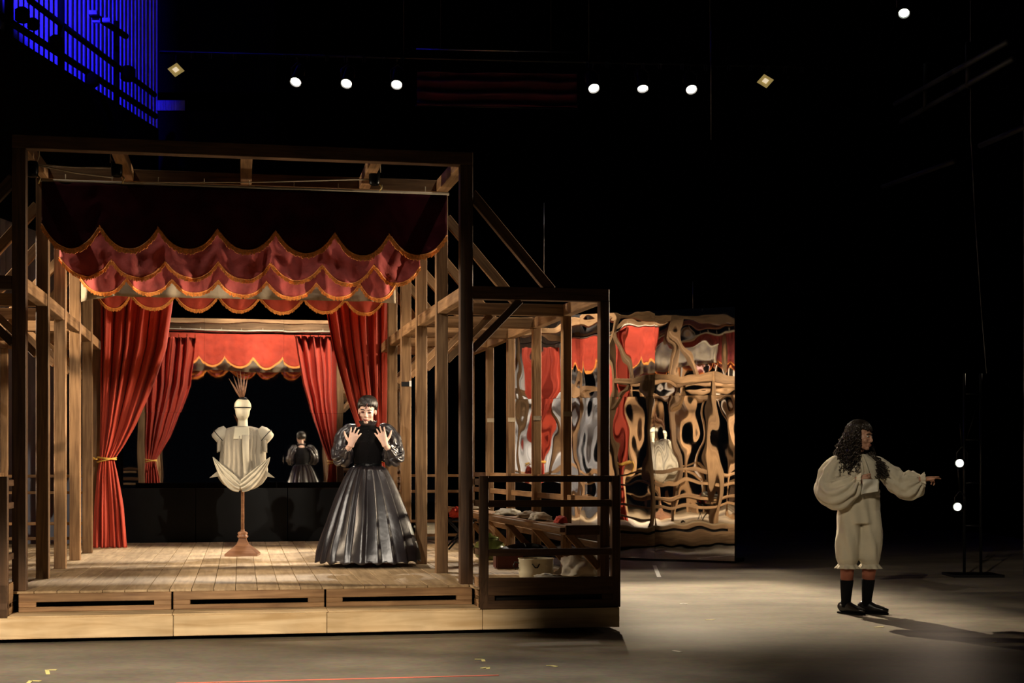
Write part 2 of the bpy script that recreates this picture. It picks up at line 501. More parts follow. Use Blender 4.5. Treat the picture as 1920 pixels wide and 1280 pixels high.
gt('rail', (55, 0), (290, 178), 0.045); gt('rail', (-40, 3), (292, 218), 0.05)
gt('rail', (172, 26), (236, 68), 0.05)
for px, y0, y1, r in ((16, 0, 80, 0.055), (115, -20, 150, 0.05), (218, 100, 215, 0.045)):
    gt('gallery_post', (px, y0 - 60), (px, y1), r)
a, b = G(-60, 20, 0.62), G(293, 242, 0.62)
for off0, nm in ((0.0, 'deck_edge'),):
    bm = bmesh.new()
    q = [bm.verts.new(v) for v in (a - gl, b - gl, b - gl - Vector((0, 0, 2.4)), a - gl - Vector((0, 0, 2.4)))]
    bm.faces.new(q)
    solid(from_bm(nm, bm, 'black_wall', g), 0.08)
bm = bmesh.new()
wn = wnor * -0.6
q = [bm.verts.new(v) for v in (a - gl, b - gl, b - gl + wn, a - gl + wn)]
bm.faces.new(q); solid(from_bm('deck', bm, 'black_metal', g), 0.05)
for px, py, r in ((42, 28, 0.10), (105, 78, 0.09), (172, 150, 0.10), (240, 138, 0.12), (62, 45, 0.08)):
    bm = bmesh.new(); p = G(px, py, 0.62) - gl
    lathe(bm, [(r * 0.6, -r), (r, -r * 0.7), (r, r * 0.6), (r * 0.5, r)], 10, p)
    from_bm('floodlight_can', bm, 'black_wall', g, smooth=True)
for px, py in ((175, 24), (181, 39), (200, 38)):
    bm = bmesh.new(); bm_box(bm, (-.06, -.03, -.03), (.06, .03, .03), Matrix.Translation(G(px, py, 0.66) - gl))
    from_bm('clamp', bm, 'steel', g)

# ---- upstage lighting bar with clamps, six lamps
BY = 20.4
bar = empty('lighting_bar', W(900, 118, BY)); bl = bar.location.copy()
tag(bar, 'long black lighting bar with a row of small clamps high upstage', 'lighting bar')
tube('pipe', [W(300, 98, BY) - bl, W(1520, 126, BY) - bl], 0.022, 'black_metal', bar)
cx = [361, 395, 440, 488, 533, 578, 613, 648, 682, 720, 755, 1101, 1138, 1171, 1205, 1237, 1279, 1323, 1366, 1407, 1440, 1472, 1503]
for px in cx:
    py = 98 + (px - 300) * 28 / 1220
    bm = bmesh.new(); p = W(px, py + 4, BY - 0.03) - bl
    for s in (-1, 1): bm_box(bm, (s * .016 - .006, -.02, -.045), (s * .016 + .006, .02, .03), Matrix.Translation(p))
    bm_box(bm, (-.02, -.015, .02), (.02, .015, .034), Matrix.Translation(p))
    from_bm('clamp', bm, 'steel', bar)
for px in (757, 1104, 1331):
    a_ = W(px, 98 + (px - 300) * 28 / 1220, BY); tube('hanger', [Vector((a_.x, a_.y, 16)) - bl, a_ - bl], 0.006, 'black_metal', bar)


def lamp(px, py, Y, aim, label, r=0.075, lens='lens_white', group='backlights on the upstage bar', power=0, tx=.3, ty=.3, soft=.12, col=WARM, hang=.42):
    c = W(px, py, Y)
    t = empty('stage_lamp', c); tag(t, label, 'stage lamp', group)
    d = (Vector(aim) - c).normalized()
    q = d.to_track_quat('-Z', 'Y'); M = q.to_matrix()

    def Lp(v): return M @ Vector(v)
    bm = bmesh.new(); lathe(bm, [(r * .75, .34), (r * .95, .30), (r * 1.05, .05), (r * 1.2, -.02), (r * 1.2, -.03), (r * 1.02, -.03), (r * 1.02, .0)], 18)
    bmesh.ops.transform(bm, matrix=M.to_4x4(), verts=bm.verts); from_bm('housing', bm, 'black_metal', t, smooth=False)
    bm = bmesh.new(); lathe(bm, [(r * .98, .002), (r * .9, -.012), (r * .5, -.022), (0.002, -.026)], 20)
    bmesh.ops.transform(bm, matrix=M.to_4x4(), verts=bm.verts); from_bm('lens', bm, lens, t, smooth=True)
    pts = [Lp((-r * 1.25, 0, .12)), Lp((-r * 1.3, 0, .12)) + Vector((0, 0, .12)), Vector((0, 0, .2)) + Lp((0, 0, .12)), Lp((r * 1.3, 0, .12)) + Vector((0, 0, .12)), Lp((r * 1.25, 0, .12))]
    tube('yoke', pts, 0.009, 'black_metal', t, 6)
    tube('hook', [Vector((0, 0, .2)) + Lp((0, 0, .12)), Vector((0, 0, hang + .05))], 0.012, 'black_metal', t, 6)
    if power:
        s = spot(t.name + '_light', c + d * 0.06, aim, power, col, tx, ty, soft, 0.06)
    return t


names = ['leftmost', 'second', 'third', 'fourth', 'fifth', 'sixth']
aims = [(-4.2, 14.9, 0.4), (-3.0, 14.8, 0.4), (-1.8, 14.9, 0.4), (2.25, 14.46, 0), (2.2, 16.6, 0), (3.2, 14.6, 0)]
for i, (px, py) in enumerate(((555, 152), (650, 155), (744, 157), (1113, 164), (1205, 164), (1296, 166))):
    lamp(px, py, BY, aims[i], 'glowing round backlight, %s from the left of the six on the upstage bar' % names[i],
         hang=W(px, 98 + (px - 300) * 28 / 1220, BY).z - W(px, py, BY).z - .05, power=[1500, 1500, 1500, 6200, 1500, 1000][i], tx=[.26, .26, .26, .165, .22, .12][i], ty=[.23, .23, .23, .215, .24, .12][i], soft=[.06, .06, .06, .06, .08, .08][i], col=[WARMW, WARMW, WARMW, (1, .82, .58), (1, .84, .64), (1, .86, .68)][i])
lamp(1695, 23, 17.0, (3.0, 11, 0), 'single bright lamp high in the top right corner', r=0.062, group='lone lamp', lens='lens_cool', hang=9.0)
for i, (px, py, nm) in enumerate(((1800, 868, 'upper'), (1796, 950, 'lower'))):
    lamp(px, py, 17.5, (2.8, 12.9, 1.2), '%s of two glowing side lamps on the ladder tower' % nm, r=0.048, group='side lamps on the ladder', lens='lens_cool',
         power=130, tx=.2, ty=.2, soft=.1, col=(1, .75, .55))

# diamond LED fittings
for px, py, nm, rt in ((330, 131, 'left', .12), (1435, 152, 'right', -.15)):
    c = W(px, py, BY)
    t = empty('diamond_light', c); tag(t, 'small gold diamond-shaped light with pale centre, %s end of the bar' % nm, 'light', 'diamond lights')
    s = 0.075
    for k, (nmz, mm, sz, dy) in enumerate((('plate', 'led_gold', s, 0.0), ('core', 'led_core', s * .42, -.012))):
        bm = bmesh.new(); bm_box(bm, (-sz, -.01 + dy, -sz), (sz, .01 + dy, sz), Matrix.Rotation(pi / 4 + rt, 4, 'Y'))
        bmesh.ops.scale(bm, vec=(1.12, 1, .92), verts=bm.verts)
        from_bm(nmz, bm, mm, t)
    tube('hanger', [Vector((0, .02, 0)), Vector((0, .0, W(px, 98 + (px - 300) * 28 / 1220, BY).z - c.z))], .006, 'black_metal', t, 6)

# dim rolled screen between the lamp groups
sy = 21.5
t = empty('flown_screen', W(932, 205, sy)); tl = t.location.copy()
tag(t, 'flown dark magenta cloth bundle between pipes high upstage', 'screen')
tube('top_pipe', [W(780, 92, sy) - tl, W(1085, 98, sy) - tl], .012, 'steel', t)
tube('bottom_pipe', [W(778, 198, sy) - tl, W(1085, 204, sy) - tl], .014, 'black_metal', t)
bm = bmesh.new()


def fs(s, tt):
    p = W(782 + s * 300, 135 + tt * 64 + s * 4, sy) - tl
    p.y += 0.06 * math.sin(tt * 18 + 2 * nz3(s * 3, tt, 1)) + .05 * nz3(s * 5, tt * 3, 4)
    return p


surf(bm, 40, 40, fs); solid(from_bm('cloth', bm, 'magenta_cloth', t, smooth=True), .01)
for px in (826, 1033):
    a_ = W(px, 95, sy); tube('hanger', [Vector((a_.x, a_.y, 16)) - tl, a_ - tl], .006, 'black_metal', t, 6)
    tube('strop', [W(px, 95, sy) - tl, W(px, 200, sy) - tl], .005, 'black_metal', t, 6)

# right side: ladder tower, gallery, cables
ty_ = 17.6
t = empty('ladder_tower', (W(1824, 870, ty_).x, ty_, 0)); tl = t.location.copy()
tag(t, 'thin steel ladder tower in the dark right wing', 'tower')
for px in (1808, 1839):
    a, b = W(px, 700, ty_), W(px, 870, ty_); a -= tl; b -= tl; b.z = 0
    tube('upright', [a, b], .018, 'black_metal', t)
for py in (738, 824, 905, 985):
    tube('rung', [W(1808, py, ty_) - tl, W(1839, py, ty_) - tl], .014, 'black_metal', t)
tube('brace', [W(1839, 738, ty_) - tl, W(1812, 824, ty_) - tl], .006, 'black_metal', t)
bm = bmesh.new(); bm_box(bm, (-.3, -.25, 0), (.3, .25, .03)); from_bm('foot_plate', bm, 'black_metal', t)
rp = [(1820, 250), (1829, 420), (1840, 580), (1850, 700)]
tag(tube('hanging_cable', [W(1818, -900, 16.5)] + [W(x, y, 16.5) for x, y in rp], .006, 'cord_dim'), 'long thin pale cable hanging in the dark right wing', 'cable')
t = empty('side_gallery', W(1790, 200, 15)); tl = t.location.copy()
tag(t, 'barely lit steel gallery rails high at the right', 'gallery')
for a, b in (((1678, 195, 18), (1890, 78, 14.2)), ((1690, 228, 18), (1900, 110, 14.2)), ((1655, 350, 18.5), (1790, 302, 16)), ((1838, 273, 15), (1935, 232, 13.4))):
    tube('rail', [W(*a) - tl, W(*b) - tl], .03, 'black_paint', t)
for px, y0, y1, Y in ((1735, 120, 205, 17), (1815, 80, 165, 15.5)):
    tube('gallery_post', [W(px, y0, Y) - tl, W(px, y1, Y) - tl], .03, 'black_paint', t)
bm = bmesh.new(); bm_box(bm, (6.15, 17.5, 0), (7.2, 17.6, 5.6))
tag(from_bm('wing_flat', bm, 'grey_wall'), 'dim grey wing flat at the far right edge', 'flat')
for px, y0, y1, Y, nm in ((1020, 380, 512, 16.0, 'left of the tall mirror'), (1299, 528, 578, 19.9, 'above the tall mirror'), (1333, -120, 262, 20.3, 'high beside the bar')):
    tag(tube('wire', [W(px, y0, Y), W(px, y1, Y)], .004, 'steel', None, 5), 'thin vertical suspension wire ' + nm, 'wire', 'suspension wires')


# ================================================================== MIRRORS
def mirror_panel(name, parent, A, d, nrm, x0, x1, z0, z1, amp, seed, fx=2.2, fz=1.5):
    """Rippled foil panel: A is the origin on the floor, d along, nrm towards the audience."""
    bm = bmesh.new(); nx, nzv = 44, 72
    g0 = 0.001

    def fn(s, t):
        x = lerp(x0 + g0, x1 - g0, s); z = lerp(z0 + g0, z1 - g0, t)
        e = min(1, 8 * min(s, 1 - s) + .25) * min(1, 10 * min(t, 1 - t) + .3)
        off = amp * (nz3(x * fx + seed, z * fz, seed * 1.7) + .45 * nz3(x * fx * 2.3, z * fz * 2.1 + seed, 5.1)) * e
        p = A + d * x + nrm * off; return Vector((p.x, p.y, z))
    surf(bm, nx, nzv, fn)
    return from_bm(name, bm, 'mirror_foil', parent, smooth=True)


ang = math.radians(26.3)
mA = Vector((3.02, 19.84, 0)); mD = Vector((-math.cos(ang), math.sin(ang), 0)); mN = Vector((-math.sin(ang), -math.cos(ang), 0))
t = empty('mirror_wall', mA)
tag(t, 'tall rippled foil mirror wall standing right of the wooden pavilion', 'mirror')
cols = [0, 1.151, 2.29, 3.34]
for i in range(3):
    for z0, z1 in ((0.03, 2.29), (2.29, 3.48)):
        mirror_panel('mirror_panel', t, Vector(), mD, mN, cols[i], cols[i + 1], z0, z1, 0.0028, i * 7.3 + z0)
fr = Matrix.Rotation(math.atan2(mD.y, mD.x), 4, 'Z')
bm = bmesh.new(); bm_box(bm, (0, -.05, .0), (3.34, -.006, 3.48), fr); from_bm('backing_frame', bm, 'black_paint', t)
bm = bmesh.new()
for x in (.05, 1.15, 2.29, 3.29): bm_box(bm, (x - .03, -.5, 0), (x + .03, -.09, .05), fr)
from_bm('stand_feet', bm, 'black_paint', t)

bv = 10.07
bA = PW(0, bv, 0)
t = empty('back_mirror', PW(U(383, bv), bv, 0))
tag(t, 'large foil mirror behind the pavilion reflecting its curtains', 'mirror')
ubs = [U(383, bv) + 1.15 * k for k in (-1, 0, 1, 2, 3)]
rel = bA - t.location
for i in range(4):
    for z0, z1 in ((0.03, 2.1), (2.1, 3.48)):
        mirror_panel('mirror_panel', t, rel, RU, -DV, ubs[i], ubs[i + 1], z0, z1, 0.0006, 40 + i * 3.1 + z0, 1.6, 1.2)
bm = bmesh.new(); bm_box(bm, (ubs[0], bv + .006, 0), (ubs[-1], bv + .05, 3.48), Matrix.Translation(rel) @ Matrix.Rotation(TH, 4, 'Z'))
from_bm('backing_frame', bm, 'black_paint', t)
# low black masking panel behind the platform
t = empty('masking_panel', PW(1.75, 7.1, 0), TH)
tag(t, 'low glossy black masking panel behind the platform', 'panel')
zt = Z(430, 915, 7.1)
for k in range(3):
    bm = bmesh.new(); bm_box(bm, (-1.72 + k * 1.15, -.02, .02), (-.58 + k * 1.15, .02, zt - (.0)))
    from_bm('board', bm, 'black_gloss', t)
bm = bmesh.new()
for k in range(3): bm_box(bm, (-1.2 + k * 1.15, .02, 0), (-1.14 + k * 1.15, .35, .04))
from_bm('foot', bm, 'black_paint', t)

# ================================================================== PLATFORM
HP, HB = 0.366, 0.193
NR, SP, PS = 6, 1.22, 0.105
vrow = [SP * k for k in range(NR)]
uL = [U(p, v) for p, v in zip((22, 67, 101, 130, 154, 173), vrow)]
uR = [U(p, v) for p, v in zip((887, 840, 801, 771, 745, 726), vrow)]
uA = [U(p, v) for p, v in zip((1143, 1072, 1015, 966, 926, 890), vrow)]
uB = [u - 1.04 for u in uL]
VF, VB = -0.36, 6.95
uBR = U(1162, VF); uBL = -1.25
uRA, uLA = U(901, VF), U(13, VF)      # inner edges of the two side platforms at the front
pf = empty('timber_platform', PW(1.8, 3.2, 0), TH)
tag(pf, 'raised timber platform with plank floor and pale plywood skirting', 'platform')
off = Vector((1.8, 3.2, 0))


def pb(name, a, b, m, parent=pf, o=off, bev=0.003):
    return board(name, Vector(a) - o, Vector(b) - o, m, parent, bev)


pb('core', (uBL + .05, VF + .05, .06), (uBR - .05, VB - .05, HB - .02), 'black_paint')
pb('core', (.02, .10, HB), (3.5, VB - .05, HP - .03), 'black_paint')
pb('core', (uRA + .06, VF + .08, HB), (uBR - .07, VB - .05, HP - .03), 'black_paint')
pb('core', (uBL + .06, VF + .08, HB), (uLA - .06, VB - .05, HP - .03), 'black_paint')
# pale plywood skirting along the front, its seams as in the photo
seams = [uBL, U(325, VF), U(613, VF), U(905, VF), uBR]
for a, b in zip(seams, seams[1:]): pb('skirting_board', (a + .002, VF, .035), (b - .002, VF + .02, HB), 'plywood')
for k in range(3):
    a, b = (0.0, U(325, -.2), U(613, -.2))[k], (U(325, -.2), U(613, -.2), uRA)[k]
    if k == 0: a = uLA
    pb('ledge_board', (a + .002, VF + .001, HB), (b - .002, -.045, HB + .014), 'plywood')
for k in range(3):
    v0, v1 = lerp(VF, VB, k / 3), lerp(VF, VB, (k + 1) / 3)
    for uu in (uBR - .02, uBL): pb('skirting_board', (uu, v0 + .022, .035), (uu + .02, v1 - .002, HB), 'riser_wood')
for k in range(3): pb('skirting_board', (lerp(uBL, uBR, k / 3) + .022, VB - .02, .035), (lerp(uBL, uBR, (k + 1) / 3) - .022, VB, HB), 'riser_wood')


def slot_frame(u0, u1, v, z0, z1, m, s0, s1, sl, axis='u'):
    """A riser panel with a long slot, framed by four boards; s0..s1 is the slot height, sl the stile width."""
    if axis == 'u':
        pb('riser_board', (u0, v, s1), (u1, v + .03, z1), m); pb('riser_board', (u0, v, z0), (u1, v + .03, s0), m)
        pb('riser_stile', (u0, v + .002, s0), (u0 + sl, v + .028, s1), m); pb('riser_stile', (u1 - sl, v + .002, s0), (u1, v + .028, s1), m)
    else:
        pb('riser_board', (v, u0, s1), (v + .03, u1, z1), m); pb('riser_board', (v, u0, z0), (v + .03, u1, s0), m)
        pb('riser_stile', (v + .002, u0, s0), (v + .028, u0 + sl, s1), m); pb('riser_stile', (v + .002, u1 - sl, s0), (v + .028, u1, s1), m)


rs = [uLA + .03, U(323, -.045), U(610, -.045), uRA - .01]
for k in range(3):
    slot_frame(rs[k] + .008, rs[k + 1] - .008, -.045, HB + .014, HP - .018, 'riser_wood', .245, .282, .13)
# side platforms: shade-toned fronts and returns
for a, b in ((uRA, uBR - .02), (uBL + .02, uLA)):
    slot_frame(a, b, VF + .025, HB, HP + .075, 'timber_shaded', .26, .30, .12)
for uu in (uBR - .035, uBL + .005):
    for k in range(3):
        v0, v1 = lerp(VF + .06, VB, k / 3), lerp(VF + .06, VB, (k + 1) / 3)
        slot_frame(v0, v1, uu, HB, HP, 'riser_wood', .245, .29, .12, 'v')
for uu in (uRA, uLA - .03):
    slot_frame(VF + .06, -.05, uu, HB, HP + .075, 'riser_wood', .26, .29, .06, 'v')
# floor planks
pu = []
npk = 21
u_l, u_r = 0.0, 3.56
for i in range(npk):
    a, b = lerp(u_l, u_r, i / npk), lerp(u_l, u_r, (i + 1) / npk)
    gap = .004 if i % 7 == 0 else .0025
    j = (0.18 * ((i * 5) % 4) - .25)
    cuts = [-.045, 2.30 + (0 if (i // 7) % 2 else .05), 4.65 - (0 if (i // 7) % 2 else .1), VB]
    for v0, v1 in zip(cuts, cuts[1:]):
        pb('plank', (a + gap, v0 + .002, HP - .018), (b - gap * .4, v1 - .002, HP + (.0015 if i % 3 else 0)), 'plank_wood', bev=.002)
for base, end in ((3.565, uBR - .002), (uBL + .002, -.005)):
    nn = 6
    for i in range(nn):
        a, b = lerp(base, end, i / nn), lerp(base, end, (i + 1) / nn)
        start = VF + .06 if not ((base > 3 and b <= uRA + .06) or (base < 0 and a > uLA)) else -.045
        for v0, v1 in ((start, 3.3), (3.3, VB)):
            pb('plank', (a + .002, v0 + .001, HP - .018), (b - .002, v1 - .001, HP), 'plank_wood', bev=.002)

# ================================================================== PAVILION FRAME
pv = empty('timber_pavilion', PW(1.8, 3.2, HP), TH)
tag(pv, 'open timber pavilion of squared posts, beams and braces on the platform', 'pavilion')
offp = Vector((1.8, 3.2, HP))
ZT, ZR = 3.89, 2.80


def pm(name, a, b, m='timber', wd=PS, h=PS, parent=pv, up=(0, 0, 1)):
    return member(name, Vector(a) - offp, Vector(b) - offp, wd, h, m, parent, up)


h2 = PS / 2
for k, v in enumerate(vrow):
    mt = 'timber_shaded' if k == 0 else 'timber'
    vc = v + h2
    for u in (uL[k] + h2, uR[k] - h2):
        pm('post', (u, vc, HP), (u, vc, ZT - PS), mt)
    pm('cross_beam', (uL[k], vc, ZT - h2), (uR[k], vc, ZT - h2), mt)
    for s, ui, uo in ((1, uR[k], uA[k]), (-1, uL[k], uB[k])):
        pm('post', (uo - s * .04, vc, HP), (uo - s * .04, vc, ZR - PS), mt, .08, PS)
        pm('lean_to_beam', (ui, vc, ZR - h2), (uo, vc, ZR - h2), mt, .09)
        pm('strut', (ui - s * .01, vc, 3.56), (ui + s * .66, vc, ZR - .02), mt, .07, .085)
        pm('knee_brace', (ui, vc, 2.28), (ui + s * .40, vc, ZR - PS), mt, .06, .06)
    if k < NR - 1:
        v1 = vrow[k + 1]
        for a, b, z, nm, ww in ((uL[k] + h2, uL[k + 1] + h2, ZT - h2, 'top_plate', PS), (uR[k] - h2, uR[k + 1] - h2, ZT - h2, 'top_plate', PS),
                                (uL[k] + h2, uL[k + 1] + h2, ZR - h2, 'side_beam', PS * .8), (uR[k] - h2, uR[k + 1] - h2, ZR - h2, 'side_beam', PS * .8),
                                (uA[k] - .04, uA[k + 1] - .04, ZR - h2, 'side_beam', .08), (uB[k] + .04, uB[k + 1] + .04, ZR - h2, 'side_beam', .08)):
            pm(nm, (a, v + PS, z), (b, v1, z), 'timber', ww)
        # outer side rails between lean-to posts
        for z in (1.22, 1.04, .66):
            for a, b in ((uA[k] - .03, uA[k + 1] - .03), (uB[k] + .03, uB[k + 1] + .03)):
                pm('rail', (a, v + PS, z), (b, v1, z), 'timber', .03, .055)
# joists in the first bay
for px in (220, 462, 705):
    a, b = U(px, .1), None
    pm('joist', (U(px, .1), PS, ZT - h2), (U(px, .1), vrow[1], ZT - h2), 'timber', .095, .095)
# rails across the back of the two lean-tos
vb = vrow[-1] + h2
for z in (1.205, 1.01, .645, .47):
    pm('rail', (uR[-1], vb, z), (uA[-1], vb, z), 'timber', .03, .035)
    pm('rail', (uB[-1], vb, z), (uL[-1], vb, z), 'timber', .03, .035)
# front railings of the two lean-tos
zt = Z(901, 892, VF)
for s, u0, u1 in ((1, uRA, U(1165, VF)), (-1, uLA, uBL)):
    rl = empty('railing', Vector(((u0 + u1) / 2, VF + .06, HP)) - offp); rl.parent = pv
    ro = Vector(((u0 + u1) / 2, VF + .06, HP))

    def rm(name, a, b, ww, hh): return member(name, Vector(a) - ro, Vector(b) - ro, ww, hh, 'timber_shaded', rl)
    vc = VF + .06
    rm('railing_post', (u0 + s * .035, vc, HB), (u0 + s * .035, vc, zt), .07, .07)
    rm('railing_post', (u1 - s * .035, vc, HB), (u1 - s * .035, vc, zt), .07, .07)
    for zz, hh in ((zt - .025, .05), (1.03, .055), (.64, .055)):
        rm('railing_rail', (u0 + s * .07, vc, zz), (u1 - s * .07, vc, zz), .045, hh)
    ux = uR[0] + .02 if s > 0 else uL[0] - .02
    for zz in (zt - .05, 1.03, .64, .40):
        rm('side_rail', (u0 + s * .02, VF + .095, zz), (u0 + s * .02 if s > 0 else u0 - .02, 0.0 + .02, zz), .035, .05)
    # shade-toned rails continuing along the outer side to the first post
    for zz in (zt - .025, 1.03, .64):
        uo = uA[0] - .03 if s > 0 else uB[0] + .03
        rm('side_rail', (u1 - s * .035, VF + .1, zz), (uo, 0.02, zz), .035, .05)
# paper tags and tape on the posts
for k in (1, 2, 3, 4):
    u = uA[k]; zz = [0, 1.80, 1.80, 1.82, 1.85][k]
    pb('paper_tag', Vector((u - .08, vrow[k] - .004, zz - .02)), Vector((u + .002, vrow[k] - .001, zz + .025)), 'cream_cloth', pv, offp, 0)
u = uR[3]; zz = Z(765, 719, vrow[3])
pb('black_tape', (u - PS - .001, vrow[3] - .004, zz - .03), (u - .02, vrow[3] - .001, zz + .02), 'black_paint', pv, offp, 0)
pb('white_tape', (u - .02, vrow[3] - .004, zz - .03), (u + .002, vrow[3] - .001, zz + .03), 'white_tape', pv, offp, 0)

# ================================================================== VALANCES
def valance(label, v, px0, px1, y_top, py_peak, py_bot, m, nsc, fringe=True, seed=1.0, rough=.05, peaks=None, cat='valance', folds=0.02, slope=0.0):
    u0, u1 = U(px0, v), U(px1, v)
    pxm = (px0 + px1) / 2
    zt = Z(pxm, y_top, v); zp = Z(pxm, py_peak, v); zb = Z(pxm, py_bot, v)
    ou = Vector(((u0 + u1) / 2, v, zt))
    t = empty('valance', PW(*ou), TH); tag(t, label, cat, 'scalloped valances of the pavilion')
    if peaks:
        us = [U(p, v) for p in peaks]
    else:
        us = [lerp(u0, u1, i / nsc) for i in range(nsc + 1)]
    wtot = us[-1] - us[0]

    def bot(u):
        for i in range(len(us) - 1):
            if u <= us[i + 1] or i == len(us) - 2:
                x = (u - us[i]) / (us[i + 1] - us[i]); x = max(0, min(1, x))
                ph = i + x
                d = (1 - abs(2 * x - 1) ** 2.2)
                irr = 1 + .14 * nz3(i * 3.7, seed, 0)
                return zp - (zp - zb) * d * irr, x, ph
    def yoff(u, tt):
        b, x, ph = bot(u)
        gath = math.sin(pi * x)
        o = folds * (.4 + tt) * nz3(u * 4.5, tt * 3.0 + seed, seed) + folds * .5 * nz3(u * 11, tt * 7 + seed, seed) + folds * .6 * tt * math.sin(ph * 2 * pi * 1.0 + seed)
        o += folds * .35 * tt * math.cos(x * 2 * pi * 3 + seed * 2 + 2 * nz3(u * 2, seed, 2)) * (1 - .5 * gath)
        o -= .05 * tt * gath * (1 if folds > .015 else .3)
        return o
    bm = bmesh.new()

    def fn(s, tt):
        u = us[0] + s * wtot
        b, x, ph = bot(u)
        zz = lerp(zt, b, tt)
        # gathers drawn towards the scallop points
        return Vector((u - ou.x, yoff(u, tt), zz - ou.z))
    surf(bm, nsc * 24, 16, fn)
    solid(from_bm('cloth', bm, m, t, smooth=True), .006)
    if fringe:
        bm = bmesh.new(); nt = nsc * 46
        hang = .032 if v < 2 else .024
        for i in range(nt):
            s = (i + .5) / nt; u = us[0] + s * wtot; b, x, ph = bot(u)
            b2 = bot(u + .004)[0]; sl = max(-1.2, min(1.2, (b2 - b) / .004))
            y = yoff(u, 1)
            wv = wtot / nt * .62; ln_ = hang * random.uniform(.75, 1.25)
            c = Vector((u - ou.x, y, b - ou.z))
            dx = random.uniform(-.004, .004) + sl * .004
            for q in (1,):
                a = [bm.verts.new(c + Vector((sx * wv, sy * .007 - .002, .010 + sl * sx * wv))) for sx, sy in ((-1, -1), (1, -1), (1, 1), (-1, 1))]
                e = [bm.verts.new(c + Vector((dx + sx * wv * .8, sy * .006 - .002 , -ln_ + sl * sx * wv))) for sx, sy in ((-1, -1), (1, -1), (1, 1), (-1, 1))]
                for j in range(4): bm.faces.new((a[j], a[(j + 1) % 4], e[(j + 1) % 4], e[j]))
                bm.faces.new(a); bm.faces.new(list(reversed(e)))
        fo = from_bm('fringe', bm, 'fringe_gold', t); fo['kind'] = 'stuff'
        bm = bmesh.new()
        loft(bm, [Vector((us[0] + i / (nsc * 16) * wtot - ou.x, yoff(us[0] + i / (nsc * 16) * wtot, 1) - .004, bot(us[0] + i / (nsc * 16) * wtot)[0] + .008 - ou.z)) for i in range(nsc * 16 + 1)], .007, 6, (0, 1, 0))
        from_bm('braid', bm, 'fringe_gold', t, smooth=True)
    tube('rod', [Vector((us[0] - ou.x - .02, .012, .012)), Vector((us[-1] - ou.x + .02, .012, .012))], .014, 'cord_pale', t)
    nh = 9
    bm = bmesh.new()
    for i in range(nh):
        x = lerp(us[0], us[-1], (i + .5) / nh) - ou.x
        loft(bm, [(x, .012, .02), (x, .012, min(.4, ZT - PS - zt) )], .004, 5)
    hk = from_bm('rod_ties', bm, 'cord_pale', t)
    return t


valance('front dark burgundy velvet valance with gold fringe, nearest the audience', .98, 78, 838, 353, 432, 474, 'velvet_dark', 7, peaks=(78, 187, 297, 408, 517, 628, 730, 838), folds=.014, seed=1.3)
valance('second rosy red scalloped valance with gold fringe', 2.30, 113, 787, 400, 494, 527, 'cotton_red', 7, peaks=(113, 209, 309, 409, 507, 604, 700, 787), folds=.055, seed=4.1)
valance('third red scalloped valance with gold edging, below the second', 3.52, 150, 742, 440, 527, 556, 'cotton_red', 7, peaks=(150, 237, 322, 409, 500, 594, 675, 742), folds=.04, seed=7.7)
valance('rearmost orange red scalloped valance with gold fringe', 5.25, 181, 720, 480, 556, 584, 'cotton_red_deep', 7, peaks=(181, 245, 328, 409, 487, 569, 647, 720), folds=.012, seed=9.2)
# the plain cream cloth strip behind the third valance
v = 3.95; u0, u1 = U(150, v), U(741, v); zt_, zb_ = Z(440, 490, v), Z(440, 560, v)
t = empty('cloth_strip', PW((u0 + u1) / 2, v, zt_), TH)
tag(t, 'plain cream cloth strip showing between the red valances', 'cloth')


def fn(s, tt):
    u = lerp(u0, u1, s); e = min(s, 1 - s)
    droop = .10 * max(0, 1 - s / .10) if s < .1 else (.03 * max(0, (s - .93) / .07))
    return Vector((u - (u0 + u1) / 2, .05 * nz3(u * 3, tt * 2, 3) + .03 * math.sin(u * 22) * tt * (1.5 if e < .12 else .5), (zb_ - zt_) * tt + droop * (.4 - tt) * tt))


bm = bmesh.new(); surf(bm, 160, 10, fn); solid(from_bm('cloth', bm, 'cream_cloth', t, smooth=True), .005)
tube('rod', [Vector((u0 - (u0 + u1) / 2 - .05, 0, .01)), Vector((u1 - (u0 + u1) / 2 + .05, 0, .01))], .012, 'cord_pale', t)


